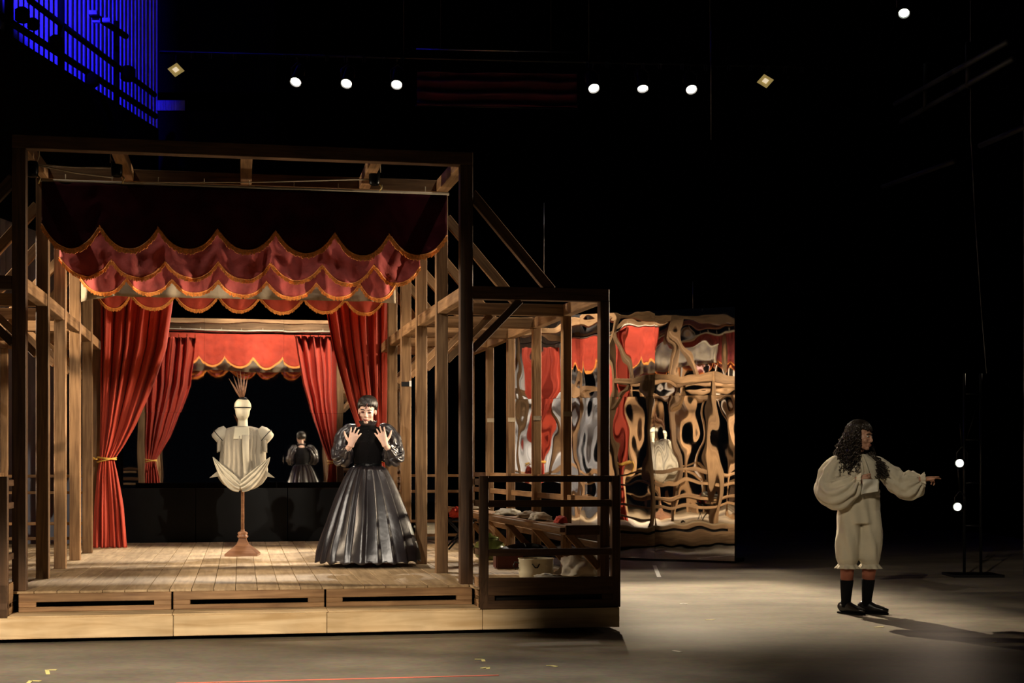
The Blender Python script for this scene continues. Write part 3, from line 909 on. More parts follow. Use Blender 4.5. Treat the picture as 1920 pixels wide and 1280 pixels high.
# ================================================================== CURTAINS
def curtain(label, v, tabL, tabR, ytie, npl, tie_side, seed, knot):
    ys = [r[0] for r in tabL]
    y0, y1 = ys[0], ys[-1]
    mid = (tabL[0][1] + tabR[0][1]) / 2
    zbase = HP + .004
    base = Vector((U((tabL[-1][1] + tabR[-1][1]) / 2, v), v, zbase))
    t = empty('curtain', PW(*base), TH); tag(t, label, 'curtain', 'tied-back stage curtains')
    wtop = U(tabR[0][1], v) - U(tabL[0][1], v)

    def fn(s, tt):
        py = lerp(y0, y1, tt)
        # S-shaped easing so the inner edge swags in to the tie
        a, b = U(interp(tabL, py), v), U(interp(tabR, py), v)
        wl = max(.05, b - a)
        ss = s + .018 * math.sin(s * 19 + seed) * (1 - s) * s * 4
        u = lerp(a, b, ss)
        ratio = min(1.0, wl / wtop)
        k = abs(py - ytie) / 120.0
        amp = .085 * (.35 + .65 * min(1, ratio)) * min(1, .35 + k)
        ph = 2 * pi * npl * (s + .035 * nz3(s * 4, tt * 1.4, seed))
        y = amp * math.sin(ph) + amp * .35 * math.sin(2.3 * ph + seed + 3 * tt) + .03 * nz3(s * 6, tt * 5, seed)
        # the gathered waist is a rounded bundle
        waist = max(0, 1 - abs(py - ytie) / 70.0)
        y -= waist * .06 * math.sin(pi * s)
        u += .012 * math.cos(ph) * (1 - waist)
        z = Z(mid, py, v)
        if tt > .93: y -= (tt - .93) / .07 * .03 * (1 + math.sin(ph))
        z = max(z, zbase + .004 * (1 + math.sin(ph)))
        return Vector((u, v + y, z)) - base
    bm = bmesh.new(); surf(bm, npl * 14, 110, fn)
    solid(from_bm('cloth', bm, 'curtain_red', t, smooth=True), .006)
    a, b = U(interp(tabL, ytie), v), U(interp(tabR, ytie), v)
    zt = Z(mid, ytie, v)
    c = Vector(((a + b) / 2, v - .02, zt)) - base
    ra, rb = (b - a) / 2 + .025, .105
    bm = bmesh.new()
    for dz, tl_ in ((0, .10), (.018, -.05)):
        loft(bm, [c + Vector((ra * math.cos(q * 2 * pi / 28), rb * math.sin(q * 2 * pi / 28), dz + tl_ * .25 * math.cos(q * 2 * pi / 28))) for q in range(29)], .010, 6, (0, 0, 1), caps=False)
    kx = c.x + tie_side * ra
    ku = knot - base.x
    loft(bm, [Vector((kx, c.y - .05, c.z + .01)), Vector(((kx + ku) / 2, c.y - .07, c.z + .015)), Vector((ku, c.y - .02, c.z + .03)), Vector((ku, c.y + .02, c.z))], .011, 6, (0, 0, 1))
    loft(bm, [Vector((ku + tie_side * .01, c.y - .07, c.z + .04)), Vector((ku + tie_side * .035, c.y - .085, c.z - .03)), Vector((ku + tie_side * .02, c.y - .08, c.z - .12)), Vector((ku + tie_side * .03, c.y - .08, c.z - .2))], [.012, .011, .010, .013], 6)
    from_bm('tieback_rope', bm, 'rope_yellow', t, smooth=True)
    # rod rings at the head
    bm = bmesh.new()
    for i in range(7):
        u = lerp(U(tabL[0][1], v), U(tabR[0][1], v), i / 6)
        loft(bm, [Vector((u, v, Z(mid, y0, v) - .01)) - base, Vector((u, v, Z(mid, y0, v) + .05)) - base], .008, 6)
    from_bm('curtain_rings', bm, 'brass', t)
    return t


VC = 5.92
curtain('red curtain at left, swept to its post by a yellow rope', VC,
        [(520, 187), (780, 187), (830, 187), (862, 187), (890, 181), (950, 175), (1026, 172)],
        [(520, 326), (565, 322), (650, 310), (700, 293), (750, 273), (800, 251), (835, 232), (862, 214), (885, 219), (950, 230), (1026, 237)], 862, 6, -1, 2.2, uL[5] + .02)
curtain('red curtain at right, behind the person in black', VC,
        [(520, 600), (575, 608), (650, 622), (700, 635), (750, 650), (800, 668), (840, 684), (866, 694), (890, 690), (950, 682), (1024, 676)],
        [(520, 728), (700, 724), (800, 722), (866, 720), (900, 724), (1024, 730)], 866, 6, 1, 5.5, uR[5] - .02)
# curtain pole across the last bay
ub0, ub1 = uL[5] + PS, uR[5] - PS
t = empty('curtain_pole', PW((ub0 + ub1) / 2, VC, Z(450, 517, VC) + .03), TH)
tag(t, 'curtain pole across the rear bay of the pavilion', 'pole')
tube('pole', [(-(ub1 - ub0) / 2, 0, .02), ((ub1 - ub0) / 2, 0, .02)], .016, 'black_metal', t)
tube('bracket', [(-(ub1 - ub0) / 2, .0, .02), (-(ub1 - ub0) / 2, .2, .02)], .012, 'black_metal', t)
tube('bracket', [((ub1 - ub0) / 2, .0, .02), ((ub1 - ub0) / 2, .2, .02)], .012, 'black_metal', t)

# ================================================================== ROLLERS HUNG FROM THE JOISTS
for px, py, v, nm in ((61, 316, .35, 'left corner post'), (219, 316, .55, 'second joist'), (702, 332, .55, 'fourth joist')):
    c = L(px, py, v)
    t = empty('pulley', PW(*c), TH); tag(t, 'black cylindrical pulley block strapped under the %s' % nm, 'pulley', 'pulleys above the front valance')
    bm = bmesh.new(); lathe(bm, [(.03, -.068), (.042, -.06), (.046, -.03), (.046, .035), (.04, .055), (.03, .06)], 18); from_bm('block', bm, 'black_gloss', t, smooth=True)
    bm = bmesh.new(); zz = ZT - PS - c.z
    loft(bm, [(-.035, 0, .05), (-.05, 0, .10), (-.052, 0, zz + .02), (-.05, 0, zz + PS), (.05, 0, zz + PS), (.052, 0, zz + .02), (.05, 0, .10), (.035, 0, .05), (0, 0, .03), (-.035, 0, .05)], [(.008, .004)] * 10, 6, (0, 1, 0), False)
    from_bm('strap', bm, 'cord_pale', t)
    tube('hook', [(.03, -.01, -.04), (.06, -.01, -.08), (.045, -.01, -.12)], .007, 'brass', t, 6)
c1, c2, c3 = L(70, 312, .4), L(205, 332, .6), L(690, 334, .6)
for a, b, nm in ((L(72, 310, .4), L(212, 333, .58), 'short cord sloping from the corner pulley to the next'), (L(232, 342, .60), L(692, 336, .58), 'long cord running between the two pulleys'), (L(72, 308, .4), L(208, 314, .58), 'upper short cord by the left pulley')):
    m0 = (a + b) / 2 - Vector((0, 0, .012))
    tag(tube('cord', [PW(*a), PW(*m0), PW(*b)], .006, 'cord_pale', None, 6), nm, 'cord', 'cords above the front valance')


# ================================================================== SHELF BENCH IN THE RIGHT LEAN-TO
zs = .80
sb = empty('shelf_bench', PW(uA[2] - .3, 3.0, HP), TH); so = Vector((uA[2] - .3, 3.0, HP))
tag(sb, 'long wooden shelf bench bracketed to the right lean-to posts', 'bench')


def sm(name, a, b, ww, hh, m='timber'): return member(name, Vector(a) - so, Vector(b) - so, ww, hh, m, sb)


def ua(v): return interp([(vrow[k], uA[k]) for k in range(6)], v)


for j in range(2):
    o1 = .10 + j * .165 + .07
    for k in range(2):
        v0, v1 = (.03 + k * 3.05), (.03 + (k + 1) * 3.05)
        sm('seat_plank', (ua(v0) - o1, v0 + .003, zs), (ua(v1) - o1, v1 - .003, zs), .16, .04)
for k in range(2):
    v0, v1 = (.03 + k * 3.05), (.03 + (k + 1) * 3.05)
    sm('edge_board', (ua(v0) - .36, v0, zs - .005), (ua(v1) - .36, v1, zs - .005), .025, .075)
sm('end_board', (ua(.02) - .37, .018, zs), (ua(.02) - .085, .018, zs), .025, .08, 'timber_shaded')
for k in range(5):
    v = vrow[k] + .05
    sm('bracket', (uA[k] - .34, v, zs - .03), (uA[k] - .08, v, HP + .12), .045, .06, 'timber')


def crumple(label, name, c, r, m, seed, cat, parent=None, freq=9, nseg=40, grp=None):
    bm = bmesh.new(); vs = bmesh.ops.create_icosphere(bm, subdivisions=4, radius=1.0)['verts']
    for q in vs:
        d = q.co.normalized()
        k = 1 + .32 * nz3(d.x * 2.2 + seed, d.y * 2.2, d.z * 2.2, 1) + .22 * abs(nz3(d.x * freq * .6, d.y * freq * .6 + seed, d.z * freq * .6))
        p = Vector((d.x * r[0], d.y * r[1], d.z * r[2])) * k
        if p.z < 0: p.z *= .25
        q.co = p
    zmin = min(q.co.z for q in bm.verts)
    for q in bm.verts: q.co.z -= zmin
    o = from_bm(name, bm, m, None, PW(*c), (0, 0, TH), True)
    tag(o, label, cat, grp)
    return o


zc = zs + .021
for (px, py, v, r, m, nm) in (
        (925, 953, 4.9, (.16, .10, .05), 'panel_cream', 'flat pale cloth at the rear end of the bench'),
        (985, 960, 3.0, (.13, .19, .05), 'panel_cream', 'large crumpled cream cloth on the bench'),
        (1025, 965, 2.0, (.12, .11, .055), 'cream_cloth', 'small crumpled beige cloth in the middle of the bench'),
        (1045, 968, 1.55, (.10, .10, .055), 'white_cloth', 'crumpled pinkish white cloth near the front of the bench'),
        (1088, 972, .75, (.055, .07, .05), 'red_cloth', 'small red cloth bundle on the bench beside the second post')):
    c = Vector((ua(v) - .22, v, zc)); crumple(nm, 'crumpled_cloth', c, r, m, v * 3.1, 'cloth', grp='cloths left on the bench')
us_, vs_ = U(856, 4.9), 4.9
crumple('small red cloth bundle on the black stool behind the right posts', 'cloth_bundle', (us_, vs_, .715), (.085, .10, .10), 'red_cloth', 3.3, 'cloth')
t = empty('folding_stool', PW(us_ + .05, vs_, HP), TH); tag(t, 'low black folding stool under the red cloth bundle', 'stool')
bm = bmesh.new(); bm_box(bm, (-.17, -.14, .325), (.17, .14, .348)); bmesh.ops.bevel(bm, geom=bm.edges[:], offset=.006, segments=1, affect='EDGES'); from_bm('seat', bm, 'black_paint', t)
for sx in (-1, 1):
    for sy_ in (-.12, .12): tube('leg', [(sx * .16, sy_, 0.004), (-sx * .14, sy_ * .92, .33)], .011, 'black_paint', t, 8)

# ---- things on the lean-to floor
t = empty('enamel_pot', PW(*(U(1005, .55), .55, HP)), TH); tag(t, 'white enamel pot with looped handles on the lean-to floor', 'pot')
bm = bmesh.new(); lathe(bm, [(.13, 0), (.145, .012), (.15, .06), (.15, .16), (.156, .165), (.156, .172), (.146, .172), (.14, .15), (.135, .03), (.01, .02)], 28); from_bm('body', bm, 'enamel_white', t, smooth=True)
tube('handle', [(-.145, 0, .13), (-.185, -.01, .14), (-.20, -.01, .11), (-.185, -.01, .08), (-.148, 0, .09)], .006, 'black_metal', t, 6)
tube('handle', [(-.06, -.138, .13), (-.04, -.165, .10), (-.02, -.165, .10), (.0, -.148, .13)], .006, 'black_metal', t, 6)
crumple('big heap of white cloth at the front of the lean-to', 'cloth_heap', (U(1090, .40), .40, HP), (.19, .18, .17), 'white_cloth', 8.8, 'cloth', grp='cloths in the lean-to')
crumple('low cream cloth in front of the enamel pot', 'cloth_heap', (U(1024, .14), .14, HP), (.11, .06, .05), 'panel_cream', 5.8, 'cloth', grp='cloths in the lean-to')
t = empty('studded_trunk', PW(U(985, 2.2), 2.2, HP), TH); tag(t, 'low dark trunk with rounded lid and row of studs', 'trunk')
bm = bmesh.new(); bm_box(bm, (-.24, -.14, 0), (.24, .14, .14)); bmesh.ops.bevel(bm, geom=bm.edges[:], offset=.008, segments=2, affect='EDGES'); from_bm('body', bm, 'black_paint', t)
bm = bmesh.new()
surf(bm, 12, 20, lambda s, q: Vector((lerp(-.24, .24, q), -.14 * math.cos(pi * s), .14 + (.02 + .05 * math.sin(pi * q)) * math.sin(pi * s)))); solid(from_bm('lid', bm, 'black_paint', t, smooth=True), .01)
for i in range(7):
    bm = bmesh.new(); ellipsoid(bm, (-.2 + i * .066, -.142, .115), (.009, .006, .009), None, 8, 6); from_bm('stud', bm, 'steel', t, smooth=True)
t = empty('oxblood_case', PW(U(930, 1.9) + .09, 1.75, HP), TH); tag(t, 'small oxblood leather case beside the studded trunk', 'case')
bm = bmesh.new(); bm_box(bm, (-.13, -.09, 0), (.13, .09, .15)); bmesh.ops.bevel(bm, geom=bm.edges[:], offset=.012, segments=2, affect='EDGES'); from_bm('body', bm, 'oxblood', t)
tube('handle', [(-.05, 0, .148), (-.04, 0, .18), (.04, 0, .18), (.05, 0, .148)], .007, 'black_paint', t, 6)
t = empty('green_jar', PW(U(918, 3.0), 3.0, HP), TH); tag(t, 'squat green glazed jar behind the oxblood case', 'jar')
bm = bmesh.new(); lathe(bm, [(.10, 0), (.15, .04), (.17, .11), (.14, .18), (.09, .20), (.10, .22), (.085, .22), (.075, .19)], 24); from_bm('body', bm, 'green_glaze', t, smooth=True)
bm = bmesh.new(); lathe(bm, [(.098, .222), (.09, .235), (.03, .25), (.02, .27), (.01, .275)], 20); from_bm('lid', bm, 'green_glaze', t, smooth=True)

# ---- tape on the stage floor
def tape(pts, wd, m, label, z=.001):
    t = [Vector((0, 0, 0))]
    bm = bmesh.new()
    for a, b in zip(pts, pts[1:]):
        a, b = Vector(a), Vector(b); d = (b - a).normalized(); nn = Vector((-d.y, d.x, 0)) * wd / 2
        vs = [bm.verts.new(x) for x in (a - nn, b - nn, b + nn, a + nn)]
        top = bm.faces.new(vs)
        r = bmesh.ops.extrude_face_region(bm, geom=[top]); bmesh.ops.translate(bm, vec=(0, 0, .002), verts=[g for g in r['geom'] if isinstance(g, bmesh.types.BMVert)])
    c = sum((Vector(p) for p in pts), Vector()) / len(pts)
    bmesh.ops.translate(bm, vec=-c, verts=bm.verts)
    return tag(from_bm('floor_tape', bm, m, None, c), label, 'tape', 'tape marks on the stage floor')


def FL(px, py):
    Y = F_PX * EYE / (py - HOR); return Vector(((px - 960) / F_PX * Y, Y, 0.0015))


tape([FL(330, 1281), FL(935, 1266)], .028, 'pink_tape', 'long pinkish red tape line along the bottom edge')
tape([FL(90, 1264), FL(88, 1256), FL(106, 1256)], .025, 'yellow_tape', 'yellow corner tape mark, upper one at bottom left')
tape([FL(52, 1282), FL(58, 1276), FL(76, 1277)], .025, 'yellow_tape', 'yellow corner tape mark, lower one at bottom left')
tape([FL(890, 1236), FL(905, 1236), FL(907, 1240)], .025, 'yellow_tape', 'yellow corner tape mark right of the red line, far one')
tape([FL(903, 1253), FL(915, 1251), FL(915, 1254)], .025, 'yellow_tape', 'yellow tape mark just above the end of the red line')
tape([FL(1024, 1248), FL(1034, 1248), FL(1044, 1250)], .025, 'yellow_tape', 'yellow tape mark in the middle foreground')
tape([FL(1227, 1060), FL(1236, 1082)], .05, 'white_tape', 'white tape dash in front of the tall mirror')
tape([FL(1275, 1132), FL(1289, 1132)], .035, 'white_tape', 'short white tape mark on the lit floor')
tape([FL(1323, 1162), FL(1340, 1161)], .02, 'yellow_tape', 'faint yellow tape mark nearer than the white one')
tape([FL(1262, 1220), FL(1278, 1222)], .03, 'white_tape', 'white tape scrap in the dark foreground')
tape([FL(1640, 1176), FL(1657, 1175)], .025, 'yellow_tape', 'yellow tape mark beside the shadow of the person in cream')
tape([FL(1862, 1204), FL(1869, 1204)], .03, 'yellow_tape', 'small yellow tape spot at the far right')

# ================================================================== MANNEQUIN
vm = 4.17
mq = empty('mannequin', PW(U(455, vm), vm, HP), math.radians(4)); tag(mq, 'dress form with egg head and gathered cream blouse on a wooden stand', 'mannequin')
bm = bmesh.new()
vs = []
for z, hw in ((0, .172), (.022, .172), (.03, .165), (.12, .062), (.17, .04), (.185, .04)):
    vs.append([bm.verts.new((sx * hw, sy * hw, z)) for sx, sy in ((-1, -1), (1, -1), (1, 1), (-1, 1))])
for a, b in zip(vs, vs[1:]):
    for j in range(4): bm.faces.new((a[j], a[(j + 1) % 4], b[(j + 1) % 4], b[j]))
bm.faces.new(list(reversed(vs[0]))); bm.faces.new(vs[-1])
from_bm('stand_base', bm, 'stand_wood', mq)
bm = bmesh.new(); lathe(bm, [(.03, .185), (.055, .195), (.06, .21), (.045, .222), (.055, .235), (.05, .25), (.022, .262), (.02, .28)], 20); from_bm('turned_collar', bm, 'stand_wood', mq, smooth=True)
bm = bmesh.new(); lathe(bm, [(.018, .26), (.018, .72), (.03, .73), (.03, .76)], 14); from_bm('pole', bm, 'stand_wood', mq, smooth=True)
# form: head, neck and shoulders in one cream surface
bm = bmesh.new()
ellipsoid(bm, (0, .0, 1.60), (.092, .10, .092)); ellipsoid(bm, (0, -.012, 1.545), (.078, .085, .105))
ellipsoid(bm, (0, -.082, 1.52), (.013, .02, .035))
loft(bm, [(0, .02, 1.26), (0, .015, 1.34), (0, .01, 1.39), (0, .005, 1.50)], [(.13, .08), (.082, .065), (.056, .054), (.048, .05)], 18)
loft(bm, [(0, .02, .72), (0, .02, .84), (0, .02, 1.05), (0, .02, 1.25), (0, .02, 1.34)], [(.13, .10), (.16, .12), (.14, .105), (.18, .11), (.12, .07)], 20)
me = remesh(bm, .008, 5)
link('form', me, 'mannequin_cream', mq)
# gathered blouse
bm = bmesh.new()
prof = [(1.385, .085, .075), (1.37, .15, .085), (1.34, .215, .10), (1.28, .235, .125), (1.20, .235, .14), (1.10, .225, .145), (1.0, .235, .15), (.92, .255, .16), (.84, .25, .165), (.77, .20, .15), (.72, .13, .11), (.70, .06, .06)]


def blouse(s, t):
    z = lerp(prof[0][0], prof[-1][0], t)
    a = interp([(p[0], p[1]) for p in reversed(prof)], z); b = interp([(p[0], p[2]) for p in reversed(prof)], z)
    th = 2 * pi * s
    g = smooth01((1.34 - z) / .12)
    k = 1 + g * (.045 * math.sin(th * 26 + 2 * nz3(s * 8, t * 2, 1)) + .04 * math.sin(th * 11 + 1 + t * 2)) + .03 * nz3(math.cos(th) * 2, math.sin(th) * 2, t * 6)
    return Vector((a * k * math.cos(th), .01 + b * k * math.sin(th), z))


surf(bm, 180, 60, blouse, wrap=True); solid(from_bm('blouse', bm, 'blouse_grey', mq, smooth=True), .004)
for s in (-1, 1):
    # short sleeve stump: a drum tilted outwards, with a dark seam
    ax = Vector((s * .75, 0, -.66)).normalized()
    c0 = Vector((s * .165, .01, 1.345))
    bm = bmesh.new()
    loft(bm, [c0, c0 + ax * .05, c0 + ax * .11, c0 + ax * .155, c0 + ax * .165], [(.055, .06), (.085, .082), (.092, .085), (.082, .075), (.06, .055)], 24, (0, 1, 0))
    sv = from_bm('sleeve_cap', bm, 'panel_cream', mq, smooth=True)
    bm = bmesh.new(); c = c0 + ax * .105
    p = ax.orthogonal().normalized(); q = ax.cross(p)
    loft(bm, [c + (p * math.cos(2 * pi * i / 24) + q * math.sin(2 * pi * i / 24)) * .0915 for i in range(25)], .004, 6, ax, False)
    from_bm('seam', bm, 'black_paint', sv, smooth=True)
    # hanging sleeve lining below the cap
    bm = bmesh.new()
    surf(bm, 16, 10, lambda a, t: Vector((s * (.20 + .07 * a + .02 * t * (1 - a)) + s * .01 * math.sin(a * 12), -.06 + .03 * math.sin(a * 9), 1.25 - .13 * t - .02 * a)))
    solid(from_bm('sleeve_lining', bm, 'blouse_grey', mq, smooth=True), .004)
# bib and standing placket
bm = bmesh.new()
surf(bm, 20, 10, lambda a, t: Vector(((a - .5) * lerp(.15, .17, t), -.075 - .045 * t - .01 * math.cos((a - .5) * 3), 1.375 - .13 * t)))
solid(from_bm('bib', bm, 'mannequin_cream', mq, smooth=True), .006)
bm = bmesh.new()
surf(bm, 8, 24, lambda a, t: Vector((.01 + a * lerp(.075, .05, t) + .02 * t, -.143 - .028 * math.sin(pi * min(1, t * 1.1)) - .014 * math.sin(pi * a), 1.29 - .42 * t)))
solid(from_bm('placket', bm, 'panel_cream', mq, smooth=True), .005)


def petal(s):
    """Curved leaf-shaped skirt panel sweeping from the hip tip down to the centre."""
    bm = bmesh.new()

    def fn(a, t):
        # t from the raised tip to the bottom centre; a across
        outer = Vector((s * lerp(.30, .02, t ** 1.25), 0, 1.055 - .37 * math.sin(t * pi / 2) ** .9))
        inner = Vector((s * lerp(.30, -.02, t), 0, 1.055 - .26 * t))
        p = outer.lerp(inner, a)
        p.y = -.09 - .10 * math.sin(t * pi * .6) - .03 * math.sin(pi * a) + .010 * math.sin(a * 22 + t * 4) + .012 * nz3(a * 5, t * 5, s * 3)
        return p
    surf(bm, 36, 40, fn)
    return solid(from_bm('skirt_panel', bm, 'panel_cream', mq, smooth=True), .005)


petal(-1); petal(1)
for s in (-1, 1):
    bm = bmesh.new()
    a, b, c = Vector((s * .23, -.07, .93)), Vector((s * .235, -.06, .85)), Vector((s * .345, -.05, .835))
    q = [bm.verts.new(p) for p in (a, b, c)]; bm.faces.new(q); solid(from_bm('pointed_tab', bm, 'panel_cream', mq), .006)
# headband, crown patch and quills
bm = bmesh.new(); loft(bm, [(.0935 * math.cos(2 * pi * i / 32), .1015 * math.sin(2 * pi * i / 32), 1.585) for i in range(33)], .0045, 6, (0, 0, 1), False); from_bm('headband', bm, 'black_paint', mq, smooth=True)
bm = bmesh.new(); ellipsoid(bm, (.005, -.01, 1.672), (.05, .055, .028)); cp = from_bm('crown_patch', bm, 'black_paint', mq, smooth=True)
for x, z, y in ((-.145, 1.90, -.02), (-.10, 1.93, 0), (-.06, 1.97, -.02), (-.03, 2.0, .02), (.055, 1.93, 0), (.02, 1.96, -.02), (-.125, 1.87, .02)):
    bm = bmesh.new(); b0 = Vector((x * .12, -.01, 1.68)); tip = Vector((x, y, z))
    loft(bm, [b0, b0.lerp(tip, .35), b0.lerp(tip, .7), tip], [(.006, .004), (.011, .004), (.008, .003), (.0015, .0015)], 6); from_bm('quill', bm, 'stand_wood', mq, smooth=True)


# ================================================================== PEOPLE
def hand(bm, wrist, fdir, thumb, curls=(.25, .2, .25, .35), spread=(.22, .05, -.10, -.26), size=1.0, thumb_open=.8, thumb_curl=.25):
    """Adds a five-fingered hand; the palm faces fdir x thumb or its opposite, given by `palm`."""
    f = Vector(fdir[0]).normalized(); palm = Vector(fdir[1]); palm = (palm - f * palm.dot(f)).normalized()
    s = Vector(thumb); s = (s - f * s.dot(f) - palm * s.dot(palm)).normalized()
    wv = Vector(wrist)
    k = size
    loft(bm, [wv - f * .02 * k, wv + f * .02 * k, wv + f * .055 * k, wv + f * .088 * k, wv + f * .096 * k],
         [(.027 * k, .021 * k), (.030 * k, .019 * k), (.039 * k, .017 * k), (.041 * k, .0145 * k), (.034 * k, .010 * k)], 16, s)
    lens = (.072, .080, .074, .058); base = (.0305, .0105, -.0105, -.0305)
    for i in range(4):
        d = (f * math.cos(spread[i]) + s * math.sin(spread[i])).normalized()
        p = wv + f * (.084 - .008 * abs(i - 1.2)) * k + s * base[i] * k
        pts = [p - d * .015 * k, p]; rr = [.0095 * k, .0098 * k]; ang_ = 0
        for j, frac in enumerate((.42, .32, .26)):
            ang_ += curls[i] * (1.0, 1.1, .8)[j]
            dd = d * math.cos(ang_) + palm * math.sin(ang_)
            p = p + dd * lens[i] * frac * k; pts.append(p.copy()); rr.append((.0088, .0080, .0062)[j] * k)
        loft(bm, pts, rr, 10, s)
    b = wv + f * .022 * k + s * .022 * k + palm * .006 * k
    d = (s * thumb_open + f * (1.15 - thumb_open) + palm * .25).normalized()
    p1 = b + d * .042 * k; d2 = (d + f * thumb_curl * 1.4).normalized(); p2 = p1 + d2 * .034 * k; p3 = p2 + (d2 + f * thumb_curl).normalized() * .026 * k
    loft(bm, [b - d * .012 * k, b, p1, p2, p3], [.013 * k, .0145 * k, .0115 * k, .0095 * k, .007 * k], 10, palm)


def head(bm, M, k=1.0):
    def _e(c, r):
        vs = bmesh.ops.create_uvsphere(bm, u_segments=18, v_segments=12, radius=1.0, matrix=M @ Matrix.Translation(Vector(c) * k) @ Matrix.Diagonal((r[0] * k, r[1] * k, r[2] * k, 1)))['verts']
    _e((0, .018, .035), (.076, .096, .088)); _e((0, -.02, -.015), (.064, .072, .085)); _e((0, -.03, -.062), (.050, .052, .048))
    _e((0, -.062, -.096), (.024, .024, .018))
    _e((0, -.080, .030), (.048, .014, .014))
    for s in (-1, 1):
        _e((s * .036, -.058, -.028), (.027, .027, .027)); _e((s * .078, .012, -.012), (.010, .019, .031)); _e((s * .012, -.094, -.036), (.008, .009, .008))
    P = lambda v: M @ (Vector(v) * k)
    loft(bm, [P((0, -.082, .026)), P((0, -.094, .0)), P((0, -.107, -.028)), P((0, -.098, -.042))], [.008 * k, .009 * k, .0115 * k, .007 * k], 10, M.to_3x3() @ Vector((1, 0, 0)))
    _e((0, -.088, -.062), (.022, .011, .006)); _e((0, -.086, -.073), (.018, .011, .007))


def face_parts(parent, M, k=1.0, closed=False, lip='lip_red', brow='hair_dark'):
    R3 = M.to_3x3()
    P = lambda v: M @ (Vector(v) * k)
    for s in (-1, 1):
        if closed:
            bm = bmesh.new(); vs = bmesh.ops.create_uvsphere(bm, u_segments=12, v_segments=8, radius=1, matrix=M @ Matrix.Translation(Vector((s * .031, -.083, .005)) * k) @ Matrix.Diagonal((.017 * k, .007 * k, .0085 * k, 1)))
            from_bm('eyelid', bm, 'makeup_dark', parent, smooth=True)
            bm = bmesh.new(); loft(bm, [P((s * (.016 + .03 * i / 6), -.0905 + .010 * (i / 6) ** 2, -.001 - .004 * math.sin(pi * i / 6))) for i in range(7)], .0022 * k, 6); from_bm('lashes', bm, 'eye_dark', parent)
        else:
            bm = bmesh.new(); bmesh.ops.create_uvsphere(bm, u_segments=12, v_segments=8, radius=1, matrix=M @ Matrix.Translation(Vector((s * .031, -.080, .006)) * k) @ Matrix.Diagonal((.014 * k, .011 * k, .008 * k, 1))); ey = from_bm('eye', bm, 'eye_white', parent, smooth=True)
            bm = bmesh.new(); bmesh.ops.create_uvsphere(bm, u_segments=10, v_segments=8, radius=1, matrix=M @ Matrix.Translation(Vector((s * .031, -.0895, .006)) * k) @ Matrix.Diagonal((.006 * k, .003 * k, .006 * k, 1))); from_bm('iris', bm, 'eye_dark', ey, smooth=True)
        bm = bmesh.new(); loft(bm, [P((s * (.012 + .042 * i / 6), -.0945 + .016 * (i / 6) ** 2, .024 + .006 * math.sin(pi * i / 6))) for i in range(7)], [.0022 * k] + [.0038 * k] * 5 + [.002 * k], 6); from_bm('eyebrow', bm, brow, parent)
    bm = bmesh.new()
    for dz, r in ((-.0625, .0048), (-.0715, .0052)):
        loft(bm, [P((.024 * (i / 4 - 1), -.098 + .010 * (i / 4 - 1) ** 2, dz - .002 * (1 - (i / 4 - 1) ** 2) * (1 if dz > -.07 else -1))) for i in range(9)], [r * k * (.35 + .65 * math.sin(pi * (i + .4) / 8.8)) for i in range(9)], 8)
    from_bm('lips', bm, lip, parent, smooth=True)


def loft_cloth(pts, radii, seg, side, folds, seed, nring=40, amp=.01, n1=7):
    """Puffy sleeve: resampled loft with gathers and noise; open ended."""
    bm = bmesh.new()
    P = [Vector(p) for p in pts]; n = len(P) - 1

    def cr(i, t):
        p0, p1, p2, p3 = P[max(i - 1, 0)], P[i], P[min(i + 1, n)], P[min(i + 2, n)]
        return .5 * ((2 * p1) + (p2 - p0) * t + (2 * p0 - 5 * p1 + 4 * p2 - p3) * t * t + (3 * p1 - p0 - 3 * p2 + p3) * t ** 3)
    C = []; Rr = []
    for j in range(nring + 1):
        x = j / nring * n; i = min(int(x), n - 1); t = x - i
        C.append(cr(i, t)); e = t * t * (3 - 2 * t)
        Rr.append(tuple(lerp(radii[i][q], radii[i + 1][q], e) for q in (0, 1)))
    C, T = ring_frames(C); s = Vector(side); rings = []
    for j, p in enumerate(C):
        t = T[j]; sx = (s - t * s.dot(t)).normalized(); sy = t.cross(sx); a, b = Rr[j]; tt = j / nring
        ring = []
        for k in range(seg):
            th = 2 * pi * k / seg
            g = amp * folds(tt) * math.sin(n1 * th + seed + 2.5 * nz3(tt * 3, seed, 0)) + amp * 1.3 * nz3(math.cos(th) * 1.7 + seed, math.sin(th) * 1.7, tt * 6) + amp * .8 * nz3(math.cos(th) * 4 + seed, math.sin(th) * 4, tt * 14)
            ring.append(bm.verts.new(p + sx * ((a + g) * math.cos(th)) + sy * ((b + g) * math.sin(th))))
        rings.append(ring); s = sx
    for j in range(nring):
        for k in range(seg):
            k2 = (k + 1) % seg; bm.faces.new((rings[j][k], rings[j][k2], rings[j + 1][k2], rings[j + 1][k]))
    return bm


# ------------------------------------------------------------------ the woman in black
vw = 2.33
uw = U(690, vw)
wm = empty('person', PW(uw, vw, HP), math.radians(3)); tag(wm, 'person in black satin gown raising both hands before the chest', 'person')
HW = Matrix.Translation((-.005, -.045, 1.492)) @ Matrix.Rotation(math.radians(14), 4, 'X') @ Matrix.Rotation(math.radians(-4), 4, 'Z') @ Matrix.Rotation(math.radians(3), 4, 'Y')
bm = bmesh.new()
head(bm, HW, 1.02)
loft(bm, [(0, .03, 1.24), (0, .02, 1.33), (0, .0, 1.40), (0, -.02, 1.46)], [(.10, .07), (.058, .056), (.05, .052), (.05, .055)], 16)
loft(bm, [(0, 0, .86), (0, 0, .96), (0, 0, 1.10), (0, 0, 1.22), (0, .01, 1.30), (0, .02, 1.345)], [(.16, .11), (.115, .09), (.135, .105), (.155, .11), (.145, .085), (.07, .05)], 22)
